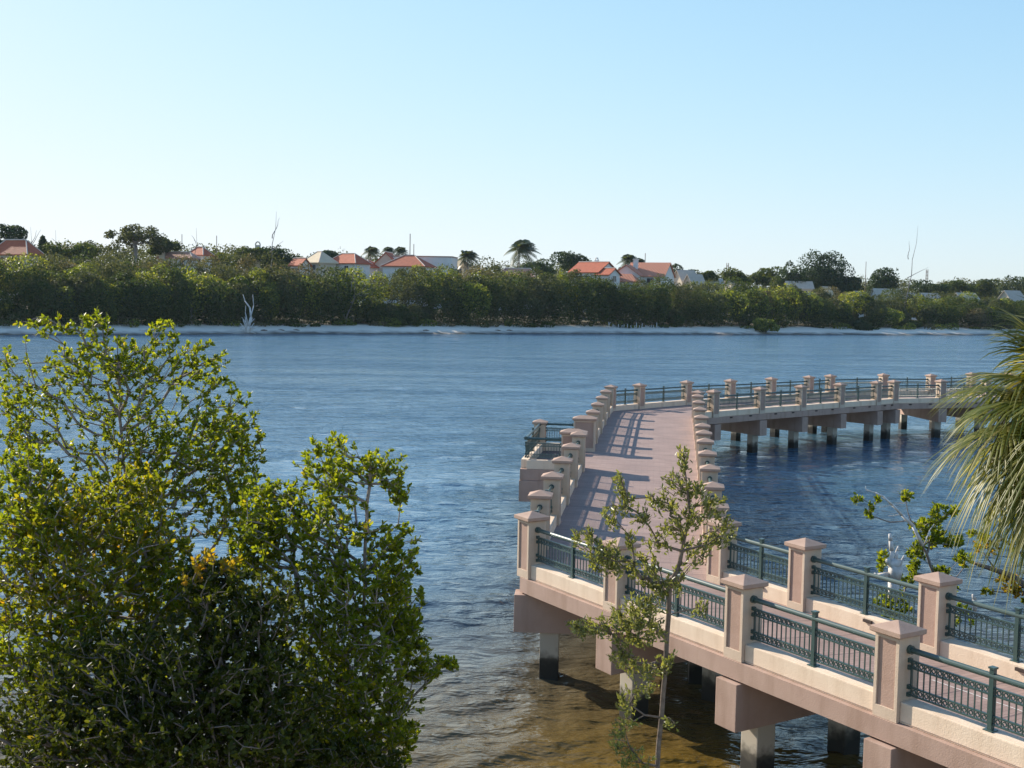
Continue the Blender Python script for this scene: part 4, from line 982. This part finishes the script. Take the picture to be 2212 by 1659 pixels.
def feather_palm(label, px, py, t, spread_px, seed, wind=0.0, hgt=None, group='coconut palms on the skyline'):
    """coconut palm whose crown centre is at a pixel"""
    g = np.random.default_rng(seed); c = far_at(px, py, t); gz = float(ground(c[0], c[1])); o3 = np.array([c[0], c[1], gz]); rad = spread_px * c[1] / F
    root = thing('coconut_palm', label, 'palm', o3, 0, group); hh = c[2] - gz
    ps = np.array([[.5 * math.sin(k / 7 * 1.5), 0, hh * k / 7] for k in range(8)]); ps[:, 0] -= ps[-1, 0]
    V, Q = tubes(ps[:-1], ps[1:], np.linspace(.2, .15, 8)[:-1], np.linspace(.2, .15, 8)[1:], 8); npmesh('trunk', V, Q, BARKG, root, smooth=True)
    VV, QQ, nb = [], [], 0
    for f in range(26):
        a = f * 2.4; el = R(75 - f * 4.2); d = np.array([math.cos(a) * math.cos(el) + wind, math.sin(a) * math.cos(el), math.sin(el)]); d = norm(d)
        L = rad * g.uniform(1.15, 1.5); n_ = 12; sp = []
        for k in range(n_ + 1):
            tt = k / n_; sp.append(np.array([0, 0, hh]) + d * L * tt + np.array([wind * .3 * tt * tt * L, 0, -.55 * L * tt * tt]))
        sp = np.array(sp); sd_ = norm(np.cross(d, [0, 0, 1.]))
        v, q = tubes(sp[:-1], sp[1:], np.full(n_, .05), np.full(n_, .03), 4); VV.append(v); QQ.append(q + nb); nb += len(v)
        for k in range(1, n_ + 1):
            for sg in (-1, 1):
                ll = L * .42 * math.sin(math.pi * (.15 + .8 * k / n_)) + .15; b = sp[k]; tdir = norm(sd_ * sg + d * .5 + np.array([wind * .4, 0, -.75]))
                wv = norm(sp[k] - sp[k - 1]) * L / n_ * .42
                VV.append(np.array([b - wv, b + wv, b + tdir * ll + wv * .4, b + tdir * ll - wv * .4])); QQ.append(np.array([[0, 1, 2, 3]]) + nb); nb += 4
    Q = np.concatenate(QQ); npmesh('crown', np.concatenate(VV), Q, PALMF, root, tint=g.uniform(0, 1, len(Q)))
feather_palm('largest windblown coconut palm, standing alone left of the red hip roofed house', 1122, 535, 62, 30, 1, .45)
feather_palm('leftmost coconut palm beside the white parapet house roof', 800, 542, 88, 17, 2, .4)
feather_palm('small coconut palm above the white gable, left of a pair', 836, 540, 92, 13, 3, .5)
feather_palm('small coconut palm above the white gable, right of a pair', 862, 541, 92, 14, 4, .4)
feather_palm('low coconut palm right of the white parapet house', 1010, 553, 75, 22, 6, .1)
feather_palm('coconut palm above the striped roof, left of the chimney', 1356, 560, 84, 18, 7, .2)
feather_palm('coconut palm behind the chimney of the striped roof', 1380, 566, 86, 14, 8, .2)

# bare trees, snags, poles
def bare(name, label, px, py_b, t, tops, r=.12, mat=BARKG, cat='bare tree', seed=1, twigs=2):
    g = np.random.default_rng(seed); b = far_at(px, py_b, t); b[2] = ground(b[0], b[1]); y = b[1]; lines = []
    for (qx, qy, sx, sy) in tops:
        s = aty(sx, sy, y) if sx is not None else b; e = aty(qx, qy, y); n_ = 6; ln = []
        for k in range(n_ + 1):
            tt = k / n_; ln.append((s + (e - s) * tt + g.normal(size=3) * .05 * (0 < k < n_) * np.linalg.norm(e - s) * .3, (r if sx is None else r * .55) * (1 - tt) + .02))
        lines.append(ln)
    return limbs(name, label, cat, lines, mat)
bare('bare_tree', 'tall thin leafless tree on the left skyline near the middle', 577, 600, 40, [(597, 457, None, None), (604, 470, 588, 515), (612, 520, 583, 545)], .16)
bare('bare_tree', 'tall thin leafless snag rising far right beside the dome-shaped tree', 1955, 660, 16, [(1983, 487, None, None), (1964, 520, 1962, 560), (2006, 577, 1960, 600)], .15)
bare('bare_tree', 'thin leafless tree left of the small red roof', 421, 530, 60, [(424, 492, None, None), (414, 508, 423, 522)], .1)
bare('bare_tree', 'leafless bent stem above the scrub at far left', 115, 530, 60, [(120, 497, None, None), (112, 515, 118, 520)], .07)
bare('bare_tree', 'bare twiggy stems above the left edge roof', 68, 530, 70, [(66, 490, None, None), (80, 497, 68, 530), (88, 496, 70, 528)], .1)
bare('bare_shrub', 'grey leafless shrub spreading in the thicket gap', 750, 680, 13.2, [(722, 590, None, None), (770, 600, None, None), (795, 610, 760, 650), (805, 622, 762, 640), (740, 600, 748, 640), (786, 632, 755, 655), (712, 625, 745, 655), (765, 580, 758, 630)], .14, mat=BARKG)
p_ = far_at(535, 716, 2.0); y_ = p_[1]
def Q_(a, b): return aty(a, b, y_)
limbs('driftwood_snag', 'whitish uprooted tree with spiky roots on the far beach', 'driftwood',
    [[(Q_(535, 724), .3), (Q_(537, 705), .28), (Q_(542, 685), .2), (Q_(540, 665), .15), (Q_(529, 650), .1), (Q_(525, 636), .05)],
     [(Q_(540, 690), .12), (Q_(548, 660), .08), (Q_(546, 636), .04)], [(Q_(536, 702), .12), (Q_(530, 675), .07), (Q_(531, 660), .04)],
     [(Q_(535, 712), .14), (Q_(518, 706), .06)], [(Q_(536, 714), .14), (Q_(520, 720), .06)], [(Q_(538, 712), .14), (Q_(556, 704), .06)], [(Q_(538, 716), .12), (Q_(552, 720), .05)],
     *[[(Q_(535, 716), .17), (Q_(535 + a_ * 1.15, 714 - b_), .05)] for a_, b_ in ((-14, 16), (-9, 24), (-17, 4), (6, 22), (12, 16), (15, 6), (-12, 10), (9, 28), (-5, 30))], [(Q_(536, 705), .1), (Q_(526, 690), .05), (Q_(522, 685), .03)], [(Q_(539, 700), .1), (Q_(550, 688), .04)]], DRIFT)
def pole(name, label, px, py_t, t, r=.12, mat=POLE, group='utility poles on the skyline', arm=False, cat='pole'):
    a = far_at(px, py_t, t); gz = float(ground(a[0], a[1])); o3 = np.array([a[0], a[1], gz]); tt = thing(name, label, cat, o3, 0, group); h = a[2] - gz
    MB().tube((0, 0, -.3), (0, 0, h), r, r * .7, 8).build('shaft', mat, tt, smooth=True)
    if arm: MB().box(-.9, .9, -.06, .06, h - .9, h - .75).build('crossarm', mat, tt)
pole('utility_pole', 'taller pole of two behind the white parapet house', 886, 505, 95, .16)
pole('utility_pole', 'shorter pole just right of the taller one behind the parapet house', 894, 527, 110, .14)
pole('utility_pole', 'thin pole left of the leafless tree on the left skyline', 393, 506, 90)
pole('utility_pole', 'thin pole above the olive tree beside the small red roof', 468, 509, 85)
pole('utility_pole', 'pole above the striped roof house', 1394, 547, 100, .15)
pole('utility_pole', 'pole left of the dense dome-shaped dark tree', 1871, 565, 95, .13)
def mast(label, px, py_t, t, w=.7):
    a = far_at(px, py_t, t); gz = float(ground(a[0], a[1])); h = a[2] - gz; tt = thing('lattice_mast', label, 'mast', (a[0], a[1], gz), 0, 'lattice masts on the skyline')
    m_ = MB()
    for sx, sy in ((-1, -1), (1, -1), (1, 1), (-1, 1)): m_.tube((sx * w, sy * w, 0), (sx * w * .5, sy * w * .5, h), .1, .08, 5)
    for k in range(int(h / 1.6)):
        z = k * 1.6; f0 = 1 - .5 * z / h; f1 = 1 - .5 * (z + 1.6) / h
        for (a_, b_) in (((-1, -1), (1, -1)), ((1, -1), (1, 1)), ((1, 1), (-1, 1)), ((-1, 1), (-1, -1))):
            m_.tube((a_[0] * w * f0, a_[1] * w * f0, z), (b_[0] * w * f1, b_[1] * w * f1, z + 1.6), .05, n=4)
    m_.build('lattice', POLE, tt)
mast('short grey lattice mast behind the pale roofs', 1572, 568, 200); mast('short grey lattice mast near the right skyline', 2003, 582, 240)
pole('shore_post', 'lone grey post standing at the foot of the thicket on the left', 413, 655, 12.5, .28, BARKG, None, cat='post')
g = random.Random(8)
for k in range(18):
    px = 1311 + k * 6.4 + g.uniform(-2, 2); p = far_at(px, 706, 8 + g.uniform(-.5, .5)); gz = float(ground(p[0], p[1])); h = g.uniform(.6, 1.5)
    mb = MB(); mb.tube((0, 0, -.3), (g.uniform(-.15, .15), 0, h), .1, .07, 6)
    if k in (1, 13): mb.tube((.0, 0, h * .5), (.3, 0, h), .06, .04, 5)
    o = mb.build('wooden_stake', DRIFT, smooth=True); o.location = (p[0], p[1], gz)
    tag(o, 'weathered grey stake in the uneven row on the far beach', 'stake', 'row of stakes on the far beach')
for k, (a, b, lab) in enumerate((((1472, 699), (1508, 708), 'pale driftwood pole lying below the stakes'), ((1610, 712), (1640, 719), 'short pale log near the round water-edge bush'), ((300, 716), (318, 711), 'thin pale log on the left beach'))):
    p = far_at(*a, 5); q = far_at(*b, 4); p[2] = ground(p[0], p[1]) + .1; q[2] = ground(q[0], q[1]) + .1
    mb = MB(); mb.tube((0, 0, 0), q - p, .13, .09, 7); o = mb.build('driftwood_log', DRIFT, smooth=True); o.location = [float(x) for x in p]; tag(o, lab, 'log')
for k, (px, py) in enumerate(((607, 713), (570, 712), (1075, 716), (1100, 716), (920, 713), (640, 709))):
    p = far_at(px, py, 4); gz = float(ground(p[0], p[1])); mb = MB()
    g2 = random.Random(k); mb.tube((-.6, 0, .02), (0, .1, .08), .10, .15, 7); mb.tube((0, .1, .08), (.7, -.1, .04), .15, .05, 7)
    o = mb.build('seaweed_clump', BARK, smooth=True); o.location = (p[0], p[1], gz); tag(o, 'dark seaweed lump on the far sand', 'seaweed', 'seaweed lumps on the far sand')

# ------------------------------------------------------------------ houses
def frame(px, py, t, yaw):
    p = far_at(px, py, t); gz = float(ground(p[0], p[1])); return p, gz
def uvquad(me):
    """roof tiles: U across the slope, V up it (metres)"""
    ul = me.uv_layers.new(name='UVMap')
    for pg in me.polygons:
        n_ = pg.normal; ax = Vector((0, 0, 1)).cross(n_)
        ax = ax.normalized() if ax.length > .01 else Vector((1, 0, 0)); ay = n_.cross(ax)
        for li in pg.loop_indices:
            c = me.vertices[me.loops[li].vertex_index].co; ul.data[li].uv = (c.dot(ax), c.dot(ay))
def add_block(root, L, Wd, ze, zr, kind, wall, roof, cx=0, cy=0, rot=0, z0=-.5, over=.45, hip=.0, trim=None, flat=False):
    """one wing: walls to ze, roof ridge along local x at zr"""
    c, s = math.cos(rot), math.sin(rot)
    def T(x, y, z): return (cx + x * c - y * s, cy + x * s + y * c, z)
    a, b = L / 2, Wd / 2; mb = MB()
    V = [T(-a, -b, z0), T(a, -b, z0), T(a, b, z0), T(-a, b, z0), T(-a, -b, ze), T(a, -b, ze), T(a, b, ze), T(-a, b, ze)]
    Fq = [(i, (i + 1) % 4, 4 + (i + 1) % 4, 4 + i) for i in range(4)]
    if kind == 'gable':
        V += [T(-a, 0, zr - .06), T(a, 0, zr - .06)]; Fq += [(4, 7, 8), (5, 6, 9)]
    if flat: Fq += [(4, 5, 6, 7)]
    mb.add(V, Fq); mb.build('wall', wall, root)
    if flat:
        mb = MB(); mb.add([T(-a - .1, -b - .1, ze + .004), T(a + .1, -b - .1, ze + .004), T(a + .1, b + .1, ze + .004), T(-a - .1, b + .1, ze + .004), T(-a - .1, -b - .1, ze + .3), T(a + .1, -b - .1, ze + .3), T(a + .1, b + .1, ze + .3), T(-a - .1, b + .1, ze + .3)],
            [(3, 2, 1, 0), (4, 5, 6, 7), (0, 1, 5, 4), (1, 2, 6, 5), (2, 3, 7, 6), (3, 0, 4, 7)]); mb.build('parapet', trim or TRIM, root); return
    ao, bo = a + over, b + over; sl = (zr - ze) / b; zo = ze - sl * over; th = .22
    hx = a if kind == 'gable' else max(.05, a - b * (hip or 1)); hx = hx + (over if kind == 'gable' else 0)
    mb = MB()
    V = [T(-ao, -bo, zo), T(ao, -bo, zo), T(ao, bo, zo), T(-ao, bo, zo), T(-hx, 0, zr), T(hx, 0, zr)]
    V2 = [(x, y, z + th) for x, y, z in V]
    n6 = 6; top = [(0, 1, 5, 4), (2, 3, 4, 5), (1, 2, 5), (3, 0, 4)]
    if kind == 'gable': top = top[:2]
    fs = [tuple(i + 6 for i in f) for f in top] + [tuple(reversed(f)) for f in top]
    ring = [(0, 1), (1, 2), (2, 3), (3, 0)] if kind != 'gable' else [(0, 1), (1, 5), (5, 2), (2, 3), (3, 4), (4, 0)]
    for i, j in ring: fs.append((i, j, j + 6, i + 6))
    mb.add(V + V2, fs); ro = mb.build('roof', roof, root); uvquad(ro.data)
    if trim:
        mb = MB(); mb.tube(T(-hx, 0, zr + th + .05), T(hx, 0, zr + th + .05), .14, n=6)
        if kind != 'gable':
            for k, (sx, sy) in enumerate(((-1, -1), (1, -1), (1, 1), (-1, 1))): mb.tube(T(sx * ao, sy * bo, zo + th), T(sx * hx, 0, zr + th + .03), .12, n=6)
        mb.build('ridge_cap', trim, root)
    return T
def window(root, x, y, z, wx, h, rot=0, frame_=WHITE):
    c, s = math.cos(rot), math.sin(rot)
    def T(a, b, cc): return (x + a * c - b * s, y + a * s + b * c, cc)
    def bx(mb, a0, a1, b0, b1, c0, c1):
        mb.add([T(a0, b0, c0), T(a1, b0, c0), T(a1, b1, c0), T(a0, b1, c0), T(a0, b0, c1), T(a1, b0, c1), T(a1, b1, c1), T(a0, b1, c1)], [(3, 2, 1, 0), (4, 5, 6, 7), (0, 1, 5, 4), (1, 2, 6, 5), (2, 3, 7, 6), (3, 0, 4, 7)])
    m1 = MB(); f_ = .08
    bx(m1, -wx / 2 - f_, wx / 2 + f_, -.07, .02, z + h, z + h + f_); bx(m1, -wx / 2 - f_, wx / 2 + f_, -.07, .02, z - f_, z); bx(m1, -wx / 2 - f_, -wx / 2, -.07, .02, z, z + h); bx(m1, wx / 2, wx / 2 + f_, -.07, .02, z, z + h); bx(m1, -.03, .03, -.065, .02, z, z + h)
    fr = m1.build('window', frame_, root); m2 = MB(); bx(m2, -wx / 2, wx / 2, -.045, .02, z, z + h); m2.build('pane', GLASS, fr)
def chimney(root, x, y, z0, z1, w_=.9, arch=False, mat=WHITE):
    mb = MB(); mb.box(x - w_ / 2, x + w_ / 2, y - w_ / 2, y + w_ / 2, z0, z1)
    ch = mb.build('chimney', mat, root)
    cpm = MB()
    if arch:
        for k in range(8):
            a0, a1 = math.pi * k / 8, math.pi * (k + 1) / 8
            cpm.tube((x + math.cos(a0) * w_ * .5, y, z1 + math.sin(a0) * w_ * .7), (x + math.cos(a1) * w_ * .5, y, z1 + math.sin(a1) * w_ * .7), .16, n=6)
    else: cpm.box(x - w_ * .62, x + w_ * .62, y - w_ * .62, y + w_ * .62, z1 + .003, z1 + .2)
    cpm.build('chimney_cap', mat, ch)
def house(label, px, py_e, t, yaw, cat='house', name='house'):
    """a house whose wall top at its middle is seen at (px, py_e)"""
    p = far_at(px, py_e, t); gz = float(ground(p[0], p[1])) ; root = thing(name, label, cat, (p[0], p[1], gz), yaw)
    return root, p[2] - gz, p[1] / F          # eave height above its ground, metres per picture unit
# white house with long parapet wall and red hip roofs
r, ze, u = house('white house with long flat parapet wall behind red tiled roofs', 900, 577, 70, R(-6))
add_block(r, 140 * u, 9, ze + 22 * u, 0, 'flat', WHITE, REDTILE, cx=6 * u, cy=5.2, flat=True, trim=MAUVE)
add_block(r, 7.5, 46 * u, ze + 6 * u, ze + 29 * u, 'gable', BEIGE, REDTILE, cx=-64 * u, cy=1.6, rot=R(90), trim=TRIM)
add_block(r, 92 * u, 8, ze + 1 * u, ze + 22 * u, 'hip', WHITE, REDTILE, cx=-10 * u, cy=-4.0, trim=TRIM, rot=R(-10))
add_block(r, 44 * u, 6, ze - 2 * u, ze + 12 * u, 'hip', WHITE, REDTILE, cx=-104 * u, cy=-2, trim=TRIM, rot=R(-20))
# red hip roofed house
r, ze, u = house('white two-storey house with plain red roof and arched chimney', 1283, 589, 58, R(-38))
add_block(r, 9.0, 9.6, ze, ze + 2.6, 'gable', WHITE, REDTILE, trim=TRIM)
add_block(r, 4.0, 5.2, ze - .6, ze + .9, 'gable', WHITE, REDTILE, cx=6.2, cy=-2.6, trim=TRIM)
window(r, 8.22, -2.6, ze - 2.4, 1.6, 1.5, R(90)); window(r, 4.52, 2.6, ze - 2.3, 2.4, 1.6, R(90)); window(r, -1, -4.81, ze - 2.4, 1.8, 1.4); window(r, -3.4, -4.81, ze - 2.4, 1.0, 1.4)
chimney(r, .4, .6, ze + 1.2, ze + 3.3, .9, True)
# striped tile house
r, ze, u = house('house with striped orange barrel tile roof and square white chimney', 1405, 596, 60, R(-26))
add_block(r, 84 * u, 8.4, ze, ze + 27 * u, 'gable', WHITE, STRIPETILE, trim=None)
add_block(r, 8, 62 * u, ze - 0 * u, ze + 21 * u, 'gable', WHITE, STRIPETILE, cx=-36 * u, cy=-2.6, rot=R(90), trim=None)
add_block(r, 64 * u, 3.6, ze - 12 * u, ze + 1 * u, 'hip', WHITE, STRIPETILE, cx=-36 * u, cy=-8.2)
chimney(r, -27 * u, -2.4, ze + 8 * u, ze + 34 * u, 1.1); window(r, 12 * u, -4.21, ze - 2.0, 2.0, 1.3); window(r, 30 * u, -4.21, ze - 2.0, 1.2, 1.3)
# the smaller roofs: (label, px, eave y, t, yaw, length, width in picture units, rise, wall, roof, kind)
SMALL = [('low house with red hip roof and white hip line at the left edge', 35, 547, 56, -20, 100, 46, 26, BEIGE, REDTILE, 'hip'),
    ('small red roof half hidden left of the tall leafless tree', 432, 549, 72, -30, 44, 26, 13, WHITE, REDTILE, 'hip'),
    ('long low red roof hidden in scrub below the skyline', 385, 556, 66, -15, 80, 24, 9, WHITE, SALMON, 'hip'),
    ('small white gable house with red roof behind the thicket', 648, 572, 60, -40, 34, 26, 12, WHITE, REDTILE, 'gable'),
    ('cream roofed house on the left of the red roofs', 690, 566, 76, -45, 60, 44, 20, BEIGE, TANROOF, 'hip'),
    ('long red roofed house left of the coconut palms', 752, 568, 72, -35, 84, 46, 18, WHITE, REDTILE, 'hip'),
    ('cream low roof right of the white parapet house', 994, 574, 78, -30, 36, 26, 12, BEIGE, TANROOF, 'hip'),
    ('salmon roofed low house below the windblown palm', 1118, 596, 52, -20, 84, 26, 14, WHITE, SALMON, 'hip'),
    ('white gable end tucked right of the red hip roofed house', 1346, 592, 85, 40, 20, 18, 13, WHITE, GREYROOF, 'gable'),
    ('tall white gable right of the striped roof', 1480, 605, 66, 33, 44, 30, 20, BEIGE, GREYROOF, 'gable'),
    ('white gable in front of the tall white gable', 1500, 612, 60, 33, 36, 26, 18, BEIGE, GREYROOF, 'gable'),
    ('pale roofed house with small gable behind the scrub', 1535, 618, 72, 10, 46, 26, 10, BEIGE, GREYROOF, 'gable'),
    ('low pale roof left of the largest dark tree', 1585, 616, 78, 33, 30, 20, 10, BEIGE, GREYROOF, 'gable'),
    ('pale house below the dark lobe tree', 1725, 627, 62, 5, 54, 26, 13, BEIGE, GREYROOF, 'gable'),
    ('cream gable between olive trees below the largest tree', 1782, 649, 46, 52, 44, 30, 22, BEIGE, TANROOF, 'gable'),
    ('white gable house below the dome-shaped tree', 1850, 649, 52, 60, 40, 30, 14, WHITE, GREYROOF, 'gable'),
    ('brown roofed white house left of the tall thin snag', 1915, 649, 50, 12, 60, 30, 19, WHITE, GREYROOF, 'gable'),
    ('brown low roof right of the tall thin snag', 1990, 649, 60, 4, 70, 26, 10, WHITE, GREYROOF, 'gable'),
    ('blue-grey walled house with wide pale roof near the palm', 2085, 659, 40, 35, 62, 40, 20, WHITE, GREYROOF, 'gable'),
    ('cream gable at the right edge beyond the palm', 2185, 654, 46, 33, 50, 34, 20, BEIGE, GREYROOF, 'gable')]
for (lab, px, pe, t, yaw, L, Wd, rise, wl, rf, kd) in SMALL:
    r, ze, u = house(lab, px, pe - (5 if px > 1500 else 0), t, R(yaw)); add_block(r, L * u, Wd * u, ze, ze + rise * u, kd, wl, rf, trim=TRIM if rf in (REDTILE, SALMON, TANROOF) else None)
    window(r, -L * u * .2, -Wd * u / 2 - .01, ze - 2.0, 1.3, 1.2); window(r, L * u * .2, -Wd * u / 2 - .01, ze - 2.0, 1.3, 1.2)
    if px in (2085, 1915, 1500): window(r, -L * u / 2 - .01, 0, ze - 2.1, 1.6, 1.6, R(-90))
def lone_chimney(label, px, py, t, arch=True):
    p = far_at(px, py, t); gz = float(ground(p[0], p[1])); r = thing('chimney_stack', label, 'chimney', (p[0], p[1], gz)); chimney(r, 0, 0, -.3, p[2] - gz - .7, 1.1, arch, BEIGE)
lone_chimney('pinkish arched chimney poking from scrub right of the umbrella-shaped tree', 350, 533, 66)
lone_chimney('round-topped bell arch above scrub left of the dark low tree', 557, 523, 72)
# white trucks parked between the houses
def truck(label, px, py, t):
    p = far_at(px, py, t); gz = float(ground(p[0], p[1])); h = max(2.2, p[2] - gz); r = thing('parked_van', label, 'van', (p[0], p[1], gz), R(15))
    MB().box(-2.6, 1.2, -1, 1, h - 2.1, h).build('body', WHITE, r, bevel=.12); MB().box(1.21, 2.6, -.95, .95, h - 2.1, h - .7).build('cab', WHITE, r, bevel=.2)
    mb = MB(); mb.box(1.6, 2.3, -.97, .97, h - 1.25, h - .85); mb.build('window', GLASS, r)
    for x in (-1.7, 1.7):
        for y in (-.95, .95): MB().tube((x, y - .1, h - 2.1), (x, y + .1, h - 2.1), .38, n=14).build('wheel', DARKGAP, r)
    if h > 2.6: MB().box(-2.5, 2.5, -.9, .9, -.3, h - 2.5).build('bank', BEIGE, r)
truck('white van roof showing over the thicket right of the pale gables', 1550, 626, 44); truck('white van showing between bushes below the largest dark tree', 1752, 632, 42)

# ------------------------------------------------------------------ sea air
hz = MB(); hz.box(-420, 520, -80, 760, -9, 46)
vm = bpy.data.materials.new('sea_air'); vm.use_nodes = True; vn = vm.node_tree
vn.nodes.remove(vn.nodes['Principled BSDF']); pv = vn.nodes.new('ShaderNodeVolumePrincipled')
pv.inputs['Color'].default_value = (.68, .84, 1.0, 1); pv.inputs['Density'].default_value = 0.00006; pv.inputs['Anisotropy'].default_value = .2
vn.links.new(pv.outputs[0], vn.nodes['Material Output'].inputs['Volume'])
ho = hz.build('haze', vm); tag(ho, kind='stuff'); ho['label'] = 'thin pale sea haze over the water'; ho['category'] = 'haze'
